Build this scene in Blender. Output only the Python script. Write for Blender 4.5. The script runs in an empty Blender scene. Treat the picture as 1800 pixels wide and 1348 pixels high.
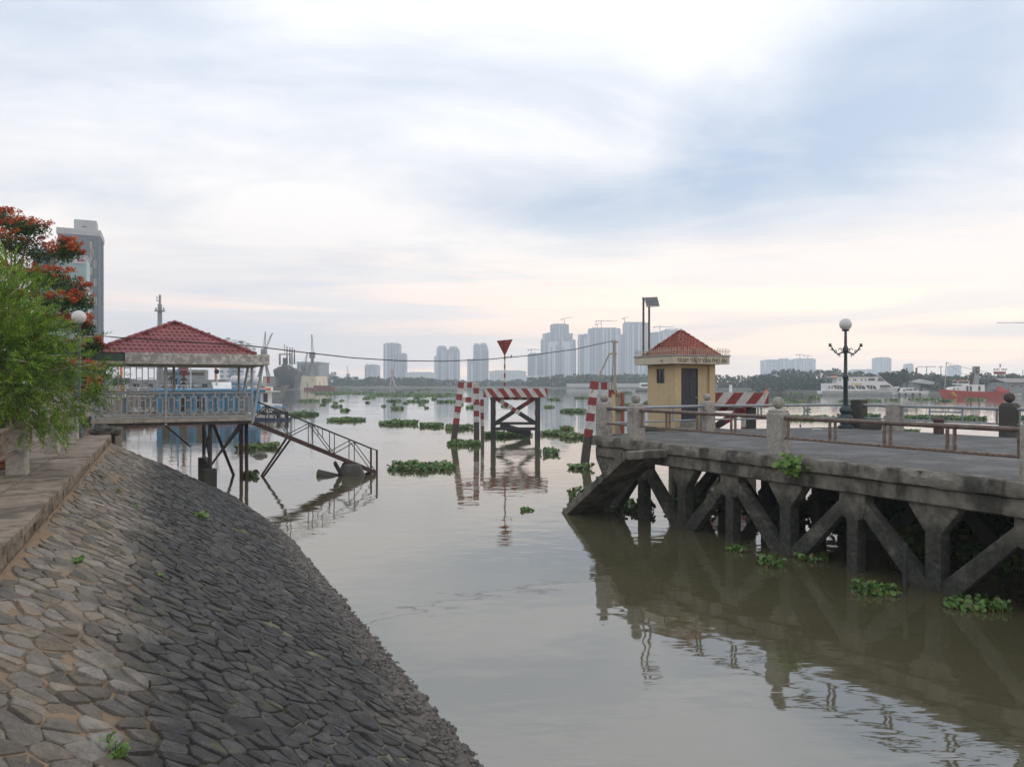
import bpy, math, random
from mathutils import Vector, Matrix, noise
R = math.radians
sc = bpy.context.scene
col = sc.collection
# ------------------------------------------------------------------ camera
F, H, HY, CX = 1300.0, 4.37, 672.0, 900.0      # focal length in photo pixels, eye above water, horizon row, centre column
cam = bpy.data.cameras.new('camera'); camo = bpy.data.objects.new('camera', cam); col.objects.link(camo)
cam.sensor_width = 36; cam.lens = F/1800*36; cam.clip_start = .1; cam.clip_end = 30000
cam.shift_y = -2/1800
camo.location = (0, 0, H); camo.rotation_euler = (R(90), 0, 0)
sc.camera = camo
# ------------------------------------------------------------------ sky
SUN_AZ, SUN_EL = 62, 15
W_ = bpy.data.worlds.new('World'); sc.world = W_; W_.use_nodes = True
nt = W_.node_tree; nt.nodes.clear()
class NG:
    """tiny node helper"""
    def __init__(s, tree): s.t = tree
    def n(s, kind, **kw):
        nd = s.t.nodes.new(kind)
        for k, v in kw.items(): setattr(nd, k, v)
        return nd
    def put(s, sock, val):
        if isinstance(val, bpy.types.NodeSocket): s.t.links.new(val, sock)
        elif val is not None:
            try: sock.default_value = val
            except Exception: sock.default_value = (val, val, val)
    def m(s, op, a, b=None, c=None, clamp=False):
        nd = s.n('ShaderNodeMath', operation=op, use_clamp=clamp)
        s.put(nd.inputs[0], a)
        if b is not None: s.put(nd.inputs[1], b)
        if c is not None: s.put(nd.inputs[2], c)
        return nd.outputs[0]
    def smooth(s, x, a, b):
        nd = s.n('ShaderNodeMapRange', interpolation_type='SMOOTHSTEP')
        s.put(nd.inputs['Value'], x); s.put(nd.inputs['From Min'], a); s.put(nd.inputs['From Max'], b)
        return nd.outputs[0]
    def lin(s, x, a, b, c=0., d=1.):
        nd = s.n('ShaderNodeMapRange')
        for k, v in (('Value', x), ('From Min', a), ('From Max', b), ('To Min', c), ('To Max', d)): s.put(nd.inputs[k], v)
        return nd.outputs[0]
    def mix(s, f, a, b, mode='MIX'):
        nd = s.n('ShaderNodeMix', data_type='RGBA', blend_type=mode)
        s.put(nd.inputs[0], f)
        for i, v in ((6, a), (7, b)):
            if not isinstance(v, bpy.types.NodeSocket) and len(v) == 3: v = (*v, 1)
            s.put(nd.inputs[i], v)
        return nd.outputs[2]
    def noise(s, vec, scale, detail=4, rough=.55, dist=0., out=0):
        nd = s.n('ShaderNodeTexNoise')
        s.put(nd.inputs['Vector'], vec); s.put(nd.inputs['Scale'], scale); s.put(nd.inputs['Detail'], detail)
        s.put(nd.inputs['Roughness'], rough); s.put(nd.inputs['Distortion'], dist)
        return nd.outputs[out]
    def map(s, vec, scale=(1, 1, 1), loc=(0, 0, 0), rot=(0, 0, 0)):
        nd = s.n('ShaderNodeMapping'); s.put(nd.inputs['Vector'], vec)
        nd.inputs['Scale'].default_value = scale; nd.inputs['Location'].default_value = loc; nd.inputs['Rotation'].default_value = rot
        return nd.outputs[0]
    def comb(s, x, y, z=0.):
        nd = s.n('ShaderNodeCombineXYZ')
        for i, v in enumerate((x, y, z)): s.put(nd.inputs[i], v)
        return nd.outputs[0]
    def sep(s, v):
        nd = s.n('ShaderNodeSeparateXYZ'); s.put(nd.inputs[0], v); return nd.outputs
g = NG(nt)
SKY_STRENGTH = .10
tc = g.n('ShaderNodeTexCoord')
dx, dy, dz = g.sep(tc.outputs['Generated'])
el = g.m('MULTIPLY', g.m('ARCSINE', dz), 180/math.pi)            # elevation and bearing in degrees
az = g.m('MULTIPLY', g.m('ARCTAN2', dx, dy), 180/math.pi)
zz = g.m('ADD', g.m('MAXIMUM', dz, 0.), .10)
cu, cv = g.m('DIVIDE', dx, zz), g.m('DIVIDE', dy, zz)            # a flat cloud layer overhead
cvec = g.comb(cu, cv)
n1 = g.noise(g.map(cvec, (.75, 1.0, 1), (3.1, .7, 0), (0, 0, R(25))), 1.0, 9, .56, .5)
n2 = g.noise(g.map(cvec, (.35, .9, 1), (7.3, 2.2, 0), (0, 0, R(12))), .8, 7, .55, .3)
wob = g.m('SUBTRACT', g.noise(tc.outputs['Generated'], 3.2, 6, .55), .5)
def blob(a0, e0, ra, re, tilt, soft=.9, w=1.7):
    ax, ey = g.m('SUBTRACT', az, a0), g.m('SUBTRACT', el, e0)
    c, s_ = math.cos(R(tilt)), math.sin(R(tilt))
    p = g.m('DIVIDE', g.m('ADD', g.m('MULTIPLY', ax, c), g.m('MULTIPLY', ey, s_)), ra)
    q = g.m('DIVIDE', g.m('SUBTRACT', g.m('MULTIPLY', ey, c), g.m('MULTIPLY', ax, s_)), re)
    d = g.m('SQRT', g.m('ADD', g.m('MULTIPLY', p, p), g.m('MULTIPLY', q, q)))
    d = g.m('ADD', d, g.m('MULTIPLY', wob, w))
    return g.m('SUBTRACT', 1., g.smooth(d, 1-soft, 1+soft*.35))
gapA = blob(28, 19.6, 17, 7.2, 16, .75, 1.3)
gapB = blob(1.5, 14.2, 14, 2.6, -4, .8)
gapC = blob(-33, 21, 15, 11, 10, 1.)
cover = g.m('ADD', g.lin(n1, .34, .66, .58, 1.2), g.lin(n2, .3, .7, -.24, .24))
cover = g.m('SUBTRACT', cover, g.m('MULTIPLY', gapA, .92))
cover = g.m('SUBTRACT', cover, g.m('MULTIPLY', gapB, .34))
cover = g.m('SUBTRACT', cover, g.m('MULTIPLY', gapC, .34))
cover = g.m('MAXIMUM', g.m('MINIMUM', cover, 1.), 0.)
sky = g.n('ShaderNodeTexSky', sky_type='NISHITA', sun_disc=False, sun_elevation=R(SUN_EL), sun_rotation=R(SUN_AZ),
          air_density=1.2, dust_density=2.5, ozone_density=1.5, altitude=10)
K = 1/SKY_STRENGTH
def kc(c): return tuple(v*K for v in c)
blue = g.mix(.25, kc((.52, .65, .87)), sky.outputs[0])
white = g.mix(g.smooth(el, 3, 26), kc((1.08, 1.0, .93)), kc((1.04, 1.05, 1.09)))
skyc = g.mix(cover, blue, white)
# warm light low over the river, greyer on the left, with thin grey streaks
streak = g.noise(g.map(g.comb(az, el), (.035, .42, 1), (1.3, .4, 0)), 1., 6, .55, .6)
warm = g.mix(g.smooth(az, -32, 30), kc((1.36, 1.06, .92)), kc((2.15, 1.50, 1.02)))
greyb = g.mix(g.smooth(az, -32, 30), kc((.90, .87, .90)), kc((1.45, 1.20, 1.02)))
low = g.mix(g.smooth(streak, .42, .60), greyb, warm)
skyc = g.mix(g.m('SUBTRACT', 1., g.smooth(el, 1.5, 12.5)), skyc, low)
bg = g.n('ShaderNodeBackground'); bg.inputs['Strength'].default_value = SKY_STRENGTH
nt.links.new(skyc, bg.inputs['Color'])
wo = g.n('ShaderNodeOutputWorld'); nt.links.new(bg.outputs[0], wo.inputs['Surface'])
# ------------------------------------------------------------------ sun (veiled by cloud, low over the river to the right)
sl = bpy.data.lights.new('sun', 'SUN'); sl.energy = .9; sl.angle = R(14); sl.color = (1, .86, .72)
so = bpy.data.objects.new('sun', sl); col.objects.link(so); so.location = (200, 120, 90)
S = Vector((math.sin(R(SUN_AZ))*math.cos(R(SUN_EL)), math.cos(R(SUN_AZ))*math.cos(R(SUN_EL)), math.sin(R(SUN_EL))))
so.rotation_euler = S.to_track_quat('Z', 'Y').to_euler()
sc.view_settings.view_transform = 'Standard'; sc.view_settings.look = 'None'
sc.view_settings.exposure = .12; sc.view_settings.gamma = 1; sc.view_settings.use_curve_mapping = False
sc.render.engine = 'CYCLES'
cy = sc.cycles
cy.use_denoising = True; cy.max_bounces = 8; cy.volume_bounces = 2; cy.transparent_max_bounces = 8
cy.diffuse_bounces = 3; cy.glossy_bounces = 4; cy.transmission_bounces = 4; cy.sample_clamp_indirect = 4
cy.caustics_reflective = False; cy.caustics_refractive = False
# ------------------------------------------------------------------ geometry helpers
def P(px, py, Z): return Vector(((px-CX)/F*Z, Z, H-(py-HY)/F*Z))                # photo pixel at a known distance
def Wt(px, py, z=0.): Z = F*(H-z)/(py-HY); return Vector(((px-CX)/F*Z, Z, z))    # photo pixel on a level surface (water = 0)
V = Vector
def axes(d, up=V((0, 0, 1))):
    d = d.normalized()
    if abs(d.dot(up)) > .999: up = V((0, 1, 0))
    a = d.cross(up).normalized(); b = a.cross(d).normalized()
    return a, b
class MB:
    """collects shapes in world coordinates; build() links them as one mesh object"""
    def __init__(s): s.v = []; s.f = []; s.mi = []; s.cur = 0
    def add(s, vs, fs):
        o = len(s.v); s.v.extend(V(v) for v in vs)
        for f in fs: s.f.append([i+o for i in f]); s.mi.append(s.cur)
        return s
    def box(s, c, size, ex=None, ey=None, ez=None):
        ex = ex or V((1, 0, 0)); ey = ey or V((0, 1, 0)); ez = ez or V((0, 0, 1)); c = V(c)
        x, y, z = size[0]/2, size[1]/2, size[2]/2
        vs = [c+ex*(a*x)+ey*(b*y)+ez*(d*z) for d in (-1, 1) for b in (-1, 1) for a in (-1, 1)]
        return s.add(vs, [(0, 2, 3, 1), (4, 5, 7, 6), (0, 1, 5, 4), (2, 6, 7, 3), (0, 4, 6, 2), (1, 3, 7, 5)])
    def bb(s, x0, x1, y0, y1, z0, z1): return s.box(((x0+x1)/2, (y0+y1)/2, (z0+z1)/2), (x1-x0, y1-y0, z1-z0))
    def beam(s, p0, p1, w, h, up=V((0, 0, 1))):
        p0, p1 = V(p0), V(p1); d = p1-p0; a, b = axes(d, up)
        return s.box((p0+p1)/2, (w, d.length, h), a, d.normalized(), b)
    def tube(s, p0, p1, r0, r1=None, n=8, caps=True):
        p0, p1 = V(p0), V(p1); r1 = r0 if r1 is None else r1
        a, b = axes(p1-p0); vs = []
        for p, r in ((p0, r0), (p1, r1)):
            for k in range(n):
                t = 2*math.pi*k/n; vs.append(p+a*(r*math.cos(t))+b*(r*math.sin(t)))
        fs = [(k, (k+1) % n, n+(k+1) % n, n+k) for k in range(n)]
        if caps: fs += [tuple(range(n-1, -1, -1)), tuple(range(n, 2*n))]
        return s.add(vs, fs)
    def path(s, pts, r, n=6):
        pts = [V(p) for p in pts]; m = len(pts); rr = r if isinstance(r, (list, tuple)) else [r]*m
        vs = []; a = None
        for i, p in enumerate(pts):
            d = (pts[min(i+1, m-1)]-pts[max(i-1, 0)]).normalized()
            if a is None: a, b = axes(d)
            else:
                a = (a-d*a.dot(d)).normalized(); b = d.cross(a)
            for k in range(n):
                t = 2*math.pi*k/n; vs.append(p+a*(rr[i]*math.cos(t))+b*(rr[i]*math.sin(t)))
        fs = [(i*n+k, i*n+(k+1) % n, (i+1)*n+(k+1) % n, (i+1)*n+k) for i in range(m-1) for k in range(n)]
        fs += [tuple(range(n-1, -1, -1)), tuple(range((m-1)*n, m*n))]
        return s.add(vs, fs)
    def lathe(s, c, prof, n=16, up=V((0, 0, 1)), ph=0.):
        c = V(c); a, b = axes(up, V((0, 1, 0)) if abs(up.z) > .9 else V((0, 0, 1))); vs = []
        for r, z in prof:
            for k in range(n):
                t = 2*math.pi*k/n+ph; vs.append(c+up*z+a*(r*math.cos(t))+b*(r*math.sin(t)))
        m = len(prof)
        fs = [(i*n+k, i*n+(k+1) % n, (i+1)*n+(k+1) % n, (i+1)*n+k) for i in range(m-1) for k in range(n)]
        fs += [tuple(range(n-1, -1, -1)), tuple(range((m-1)*n, m*n))]
        return s.add(vs, fs)
    def ball(s, c, r, n=16, m=9, sz=1.):
        return s.lathe(c, [(max(.002, r*math.sin(math.pi*i/m)), -r*sz*math.cos(math.pi*i/m)) for i in range(m+1)], n)
    def prism(s, poly, z0, z1):
        n = len(poly)
        vs = [V((p[0], p[1], z0)) for p in poly]+[V((p[0], p[1], z1)) for p in poly]
        return s.add(vs, [tuple(range(n-1, -1, -1)), tuple(range(n, 2*n))]+[(k, (k+1) % n, n+(k+1) % n, n+k) for k in range(n)])
    def slab(s, poly, d):
        """any planar polygon given thickness along vector d"""
        n = len(poly); vs = [V(p) for p in poly]+[V(p)+d for p in poly]
        return s.add(vs, [tuple(range(n-1, -1, -1)), tuple(range(n, 2*n))]+[(k, (k+1) % n, n+(k+1) % n, n+k) for k in range(n)])
    def quad(s, *pts): return s.add(pts, [tuple(range(len(pts)))])
    def mesh(s, name, mats, origin=V((0, 0, 0)), smooth=None):
        me = bpy.data.meshes.new(name)
        me.from_pydata([tuple(v-origin) for v in s.v], [], s.f)
        mats = mats if isinstance(mats, (list, tuple)) else [mats]
        for m in mats: me.materials.append(MAT[m] if isinstance(m, str) else m)
        if len(mats) > 1: me.polygons.foreach_set('material_index', s.mi)
        if smooth is not None:
            me.polygons.foreach_set('use_smooth', [True]*len(me.polygons))
            if smooth < 179: me.set_sharp_from_angle(angle=R(smooth))
        me.update(); return me
    def build(s, name, mats, parent=None, origin=None, smooth=None, bevel=0., kind=None, label=None):
        wp = wloc(parent) if parent else V((0, 0, 0))
        o_ = V(origin) if origin is not None else (wp if parent else V((0, 0, 0)))
        ob = bpy.data.objects.new(name, s.mesh(name, mats, o_, smooth)); col.objects.link(ob)
        ob.location = o_-wp if parent else o_
        ob.parent = parent
        if bevel:
            b = ob.modifiers.new('bevel', 'BEVEL'); b.width = bevel; b.segments = 2; b.limit_method = 'ANGLE'; b.angle_limit = R(40)
        if kind: ob['kind'] = kind
        if label: ob['label'] = label
        return ob
def wloc(o):
    p = V((0, 0, 0))
    while o: p = p+o.location; o = o.parent
    return p
def thing(name, label, cat, loc=(0, 0, 0), group=None):
    o = bpy.data.objects.new(name, None); col.objects.link(o); o.location = loc; o.empty_display_size = .2
    return tag(o, label, cat, group)
def tag(o, label=None, cat=None, group=None, kind=None):
    for k, v in (('label', label), ('category', cat), ('group', group), ('kind', kind)):
        if v: o[k] = v
    return o
def inst(name, me, parent, loc, rot=None, scale=None):
    o = bpy.data.objects.new(name, me); col.objects.link(o); o.parent = parent
    o.location = V(loc)-(wloc(parent) if parent else V((0, 0, 0)))
    if rot is not None: o.rotation_euler = rot
    if scale is not None: o.scale = scale
    return o
def copy_tree(o, loc=None, label=None, group=None, rz=None, scale=None, parent=None):
    kids = list(o.children); c = o.copy(); col.objects.link(c); c.parent = parent
    if loc is not None: c.location = loc
    if rz is not None: c.rotation_euler = (0, 0, rz)
    if scale is not None: c.scale = scale
    if label: c['label'] = label
    if group: c['group'] = group
    for k in kids: copy_tree(k, parent=c)
    return c
# ------------------------------------------------------------------ materials
MAT = {}
def pm(name, c0, c1=None, scale=3., rough=.8, bump=.0, bscale=30., dirt=None, dscale=1.2, damt=.6, dlo=.45, dhi=.65, metal=0., rnd=0.,
       stretch=(1, 1, 1), spec=.5, island=0., detail=6, obj=False, trans=0., dstretch=(1, 1, 1)):
    """procedural surface: two colours mixed by noise, optional dirt layer, fine bump, variation per object / per leaf"""
    m = bpy.data.materials.new(name); m.use_nodes = True; t = m.node_tree; t.nodes.clear(); q = NG(t)
    b = q.n('ShaderNodeBsdfPrincipled'); out = q.n('ShaderNodeOutputMaterial'); t.links.new(b.outputs[0], out.inputs[0])
    geo = q.n('ShaderNodeNewGeometry')
    pos = q.n('ShaderNodeTexCoord').outputs['Object'] if obj else geo.outputs['Position']
    c = (*c0, 1)
    if c1 is not None:
        f = q.smooth(q.noise(q.map(pos, stretch), scale, detail, .6), .32, .68)
        c = q.mix(f, c0, c1)
    if dirt is not None:
        f = q.smooth(q.noise(q.map(pos, dstretch), dscale, 7, .62), dlo, dhi)
        c = q.mix(q.m('MULTIPLY', f, damt), c, dirt)
    if rnd or island:
        r_ = q.n('ShaderNodeObjectInfo').outputs['Random'] if rnd else geo.outputs['Random Per Island']
        h = q.n('ShaderNodeHueSaturation'); a = rnd or island
        q.put(h.inputs['Value'], q.lin(r_, 0, 1, 1-a, 1+a))
        q.put(h.inputs['Hue'], q.lin(q.m('FRACT', q.m('MULTIPLY', r_, 7.31)), 0, 1, .5-.03*a, .5+.03*a))
        q.put(h.inputs['Color'], c); c = h.outputs[0]
    q.put(b.inputs['Base Color'], c)
    b.inputs['Metallic'].default_value = metal; b.inputs['Specular IOR Level'].default_value = spec
    q.put(b.inputs['Roughness'], rough)
    if bump:
        bp = q.n('ShaderNodeBump'); bp.inputs['Strength'].default_value = bump; bp.inputs['Distance'].default_value = .02
        q.put(bp.inputs['Height'], q.noise(pos, bscale, 6, .65)); t.links.new(bp.outputs[0], b.inputs['Normal'])
    if trans:
        tr = q.n('ShaderNodeBsdfTranslucent'); q.put(tr.inputs[0], c); mx = q.n('ShaderNodeMixShader'); mx.inputs[0].default_value = trans
        t.links.new(b.outputs[0], mx.inputs[1]); t.links.new(tr.outputs[0], mx.inputs[2]); t.links.new(mx.outputs[0], out.inputs[0])
    MAT[name] = m; return m
pm('concrete', (.24, .23, .21), (.34, .33, .30), 2.5, .9, .35, 45, (.10, .10, .085), 1.1, .7, .42, .66)
pm('concrete_post', (.24, .232, .215), (.35, .34, .315), 14, .9, .5, 60, (.11, .105, .09), 2.6, .7, .48, .68)
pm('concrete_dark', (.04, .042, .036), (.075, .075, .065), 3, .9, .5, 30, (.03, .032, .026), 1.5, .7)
pm('pier_side', (.11, .104, .087), (.20, .188, .16), 3.6, .92, .9, 20, (.030, .031, .027), 1.9, .88, .44, .62, dstretch=(1, 1, .55))
pm('asphalt', (.046, .049, .053), (.094, .097, .10), 12., .86, .7, 70, (.14, .142, .145), .8, .7, .46, .62, stretch=(1, 1, 1))
pm('steel_brown', (.075, .052, .044), (.15, .122, .105), 6, .5, .1, 60, (.13, .05, .028), 9, .6, .52, .66)
pm('steel_rust', (.19, .165, .14), (.11, .055, .036), 14, .7, .15, 60)
pm('steel_grey', (.20, .23, .25), (.27, .30, .32), 3, .5, .05, 60, (.16, .10, .07), 6, .5, .58, .7)
pm('paint_grey', (.27, .31, .335), (.33, .365, .39), 2, .5, .05, 60, (.22, .2, .18), 5, .4, .56, .7)
pm('steel_maroon', (.085, .035, .032), (.055, .028, .027), 5, .65, .15, 50, (.03, .022, .02), 3, .7)
pm('steel_dark', (.032, .03, .03), (.05, .045, .042), 5, .7, .2, 50)
pm('timber_wet', (.045, .040, .034), (.075, .062, .05), 3, .75, .35, 26, stretch=(6, 6, .6))
pm('timber_black', (.018, .02, .022), (.035, .037, .038), 4, .7, .3, 30, stretch=(5, 5, .7))
pm('paint_red', (.19, .018, .022), (.25, .028, .028), 4, .6, .2, 40, (.13, .075, .06), 5, .75, .52, .66)
pm('paint_white', (.44, .44, .44), (.54, .54, .54), 3, .6, .2, 40, (.20, .165, .135), 4, .75, .52, .68, dstretch=(1, 1, .5))
pm('booth_wall', (.45, .36, .215), (.50, .405, .25), 2.2, .85, .2, 50, (.30, .235, .145), 1.8, .42, .48, .72, dstretch=(2.5, 2.5, .45))
pm('booth_fascia', (.44, .41, .32), (.50, .47, .38), 1.5, .85, .1, 60, (.16, .145, .10), 3.5, .75, .55, .7, dstretch=(1, 1, .4))
pm('gutter', (.30, .30, .32), (.20, .20, .20), 4, .7, .1, 40)
pm('letter', (.06, .062, .042), (.22, .205, .155), 12, .8, .1, 60)
pm('door', (.020, .026, .040), (.030, .036, .050), 3, .55, .1, 50)
pm('glass_dark', (.012, .016, .02), None, 1, .12)
pm('glass_window', (.05, .065, .075), (.08, .10, .115), 2, .15)
pm('roof_tile_red', (.175, .038, .043), (.215, .050, .054), 2, .6, .15, 40, (.12, .032, .034), 2.5, .5, .5, .7, rnd=.15)
pm('roof_tile_brick', (.20, .056, .040), (.26, .074, .050), 5, .75, .2, 50, (.16, .06, .045), 3, .6, .48, .68, island=.22)
pm('granite', (.30, .295, .28), (.54, .535, .515), 6.5, .7, .1, 40, (.24, .235, .22), 3.2, .75, .5, .54, detail=3)
pm('green_beam', (.035, .075, .062), (.05, .09, .075), 2, .6)
pm('soffit', (.40, .37, .31), (.46, .43, .37), 2, .85)
pm('floor_edge', (.29, .265, .225), (.36, .335, .29), 4, .85, .1, 40, (.17, .14, .11), 3, .7, .5, .68)
pm('lamp_iron', (.012, .028, .034), (.02, .04, .046), 6, .45, .1, 50)
pm('globe', (.62, .62, .64), (.68, .68, .69), 2, .35, trans=.25)
pm('solar', (.012, .016, .028), (.02, .025, .04), 8, .2)
pm('alu', (.42, .42, .42), (.34, .34, .34), 4, .45, metal=.6)
pm('paving', (.165, .13, .10), (.24, .195, .152), 4.5, .92, .7, 26, (.075, .060, .045), 2.1, .85, .47, .62, rnd=.10)
pm('kerb', (.17, .135, .10), (.235, .19, .145), 3, .92, .7, 24, (.060, .052, .036), 2.2, .9, .42, .6, rnd=.09)
pm('soil', (.11, .085, .062), (.16, .125, .09), 3, .98, .7, 18, (.06, .065, .035), 1.4, .6)
pm('brick_red', (.30, .10, .065), (.24, .075, .05), 9, .9, .3, 40)
pm('leaf_near', (.062, .130, .022), (.24, .385, .048), 2.4, .55, island=.45, trans=.32, spec=.35)
pm('leaf_flame', (.030, .085, .022), (.055, .12, .03), 1.2, .6, island=.4, trans=.25, spec=.3)
pm('flower', (.44, .062, .020), (.56, .15, .03), 2, .6, island=.35, trans=.25)
pm('bark', (.16, .135, .11), (.25, .22, .19), 9, .95, .5, 30)
pm('bark_pale', (.30, .27, .22), (.40, .36, .30), 9, .95, .4, 30)
pm('hyacinth', (.042, .115, .022), (.10, .19, .034), .8, .38, island=.42, trans=.2, spec=.5)
pm('hyacinth_stem', (.15, .16, .05), (.22, .17, .07), 3, .5, island=.3)
pm('weed', (.07, .155, .022), (.12, .22, .034), 2, .5, island=.35, trans=.25)
pm('leaf_far', (.022, .048, .020), (.04, .072, .028), .08, .8, island=.45)
pm('leaf_bank', (.016, .050, .020), (.034, .078, .030), .1, .8, island=.5)
pm('trunk_far', (.05, .042, .035), (.08, .065, .05), 1, .9)
pm('rock', (.085, .083, .075), (.13, .125, .11), 4, .85, .6, 18)
pm('cable', (.03, .02, .02), None, 1, .7)
pm('rubber', (.012, .012, .012), None, 1, .8)
pm('white_gloss', (.66, .67, .68), (.72, .73, .74), .6, .4, 0, 30, (.42, .41, .38), .8, .4, .5, .7, dstretch=(1, 1, .4))
pm('hull_grey', (.30, .34, .36), (.36, .40, .42), .5, .5, dirt=(.22, .22, .21), dscale=.7)
pm('orange', (.62, .16, .03), (.55, .13, .03), 2, .6)
pm('hull_red', (.50, .055, .035), (.44, .05, .03), .6, .55, dirt=(.25, .07, .05), dscale=.8)
pm('yellow', (.60, .46, .06), None, 1, .6)
pm('blue_paint', (.028, .21, .42), (.04, .26, .48), .9, .55, 0, 30, (.03, .15, .26), 1.3, .5, .5, .7)
pm('blue_dark', (.02, .09, .18), (.03, .12, .22), 1, .5)
pm('navy', (.02, .04, .12), None, 1, .5)
pm('naval_grey', (.20, .225, .24), (.26, .285, .30), .4, .7, dirt=(.14, .13, .12), dscale=.5)
pm('hull_dark', (.032, .035, .042), (.05, .052, .058), .2, .8)
pm('ship_clutter', (.10, .085, .08), (.19, .18, .175), .3, .85, dirt=(.16, .07, .05), dscale=.5)
pm('dock_cream', (.56, .50, .38), (.62, .57, .45), .1, .85, dirt=(.38, .33, .26), dscale=.12, dstretch=(1, 1, .2))
pm('dock_grey', (.21, .19, .18), (.26, .245, .235), .1, .85)
pm('crane_steel', (.11, .12, .13), (.17, .175, .18), .2, .8)
pm('crane_pink', (.34, .24, .22), (.40, .32, .30), .2, .8)
pm('maroon', (.16, .035, .03), None, 1, .7)
pm('shed_roof', (.34, .35, .36), (.42, .43, .44), .4, .6)
pm('shed_wall', (.20, .235, .26), (.26, .295, .315), .3, .8)
pm('bottle', (.5, .55, .62), None, 1, .2)
pm('cloth_white', (.75, .75, .74), None, 1, .8)
# ================================================================== SETTING
rng = random.Random(7)
# ---- water
m = bpy.data.materials.new('river_water'); m.use_nodes = True; q = NG(m.node_tree); b = m.node_tree.nodes['Principled BSDF']
pos = q.n('ShaderNodeNewGeometry').outputs['Position']
silt = q.noise(q.map(pos, (.05, .12, 1)), 1., 5, .6)
q.put(b.inputs['Base Color'], q.mix(q.smooth(silt, .35, .65), (.068, .064, .034), (.090, .082, .050)))
b.inputs['Roughness'].default_value = .035; b.inputs['IOR'].default_value = 2.7
calm = q.smooth(q.noise(q.map(pos, (.05, .09, 1), (4, 0, 0)), 1., 3, .5), .42, .70)
w1 = q.noise(q.map(pos, (.45, 1.25, 1), (0, 0, 0), (0, 0, R(8))), 1.5, 3, .5, .3)
w2 = q.noise(q.map(pos, (.5, 1.6, 1), (9, 3, 0), (0, 0, R(-14))), 4.6, 2, .5, .2)
w0 = q.noise(q.map(pos, (.8, 1.0, 1), (2, 5, 0)), 1.15, 2, .45)
hgt = q.m('ADD', q.m('MULTIPLY', w1, q.lin(calm, 0, 1, .0003, .0130)), q.m('ADD', q.m('MULTIPLY', w2, q.lin(calm, 0, 1, .0001, .0030)), q.m('MULTIPLY', w0, .0105)))
bp = q.n('ShaderNodeBump'); bp.inputs['Strength'].default_value = 1; bp.inputs['Distance'].default_value = 1
q.put(bp.inputs['Height'], hgt); m.node_tree.links.new(bp.outputs[0], b.inputs['Normal'])
MAT['river_water'] = m
o = MB().quad((-4600, -66, 0), (4600, -66, 0), (4600, 5200, 0), (-4600, 5200, 0)).build('river_water', 'river_water')
tag(o, 'calm brown river water reflecting the cloudy sky', 'water', kind='structure')
# ---- left bank in its own coordinates: a along the kerb (away from the camera), s across it towards the river
K0 = V((-5.18, 7.48, 0)); TA = V((-.428, .904, 0)).normalized(); NS = V((TA.y, -TA.x, 0))
GZ, SZ, SL = 2.67, 2.41, .513                    # walkway level, top of the stone slope, fall per metre
def K(a, s, z=0.): return K0+TA*a+NS*s+V((0, 0, z))
def slope_z(s, a=0.): return SZ-SL*s-.045*max(0., a-12.5)*max(0., s)/4.4      # the far end has settled
A_END = 18.05
def hip(s): return A_END+s*.78
land = [K(-21, -.74), K(A_END, -.74), V((-17.6, 28.6, 0)), V((-23, 41, 0)), V((-46, 88, 0)), V((-190, 400, 0)), V((-240, 500, 0)),
        V((-3000, 500, 0)), V((-3000, -65, 0)), V((90, -65, 0)), V((90, -13, 0)), V((8, -13, 0))]
o = MB().prism([(p.x, p.y) for p in reversed(land)], -1.5, GZ-.02).build('ground', 'soil')
tag(o, 'bare trodden soil of the left river bank', 'ground', kind='structure')
# walkway slabs and kerb stones
walk = MB().add([K(-20, -3.3, GZ-.012), K(-20, -.74, GZ-.012), K(A_END, -.74, GZ-.012), K(A_END, -3.3, GZ-.012)], [(0, 1, 2, 3)]).build('walkway', 'soil')
tag(walk, 'brown paved walkway along the river bank', 'walkway', kind='structure')
def wobbly(pts, amt, rg): return [p+V((rg.uniform(-amt, amt), rg.uniform(-amt, amt), 0)) for p in pts]
a = -12.
while a < A_END-.2:
    ln = rng.uniform(.85, 1.25); a1 = min(a+ln, A_END)
    h = GZ+rng.uniform(-.012, .012); ov = rng.uniform(-.012, .018)
    MB().slab(wobbly([K(a+.008, -.74, h), K(a1-.008, -.74, h), K(a1-.008, ov, h+rng.uniform(-.008, .008)), K(a+.008, ov, h)], .006, rng)[::-1], V((0, 0, -.11))
              ).build('kerb_slab', 'paving', walk, bevel=.012)
    a = a1
a = -12.
while a < A_END-.2:                              # the upright course under the slabs
    ln = rng.uniform(.45, .8); a1 = min(a+ln, A_END); ov = rng.uniform(-.02, .012)
    MB().slab(wobbly([K(a+.008, -.5, GZ-.115), K(a1-.008, -.5, GZ-.115), K(a1-.008, ov-.02, GZ-.115), K(a+.008, ov-.02, GZ-.115)], .008, rng)[::-1], V((0, 0, -.30))
              ).build('kerb_stone', 'kerb', walk, bevel=.015)
    a = a1
for row, (s0, s1) in enumerate(((-1.5, -.76), (-2.35, -1.52), (-3.2, -2.37))):
    a = -8.+row*.4
    while a < A_END-.3:
        ln = rng.uniform(.8, 1.7); a1 = min(a+ln, A_END)
        if not (row > 0 and rng.random() < .28):
            h = GZ+rng.uniform(-.012, .006)
            MB().slab(wobbly([K(a+.012, s0, h), K(a1-.012, s0, h), K(a1-.012, s1, h+rng.uniform(-.006, .006)), K(a+.012, s1, h)], .012, rng)[::-1], V((0, 0, -.05))
                      ).build('paving_slab', 'paving', walk, bevel=.01)
        a = a1
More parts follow.
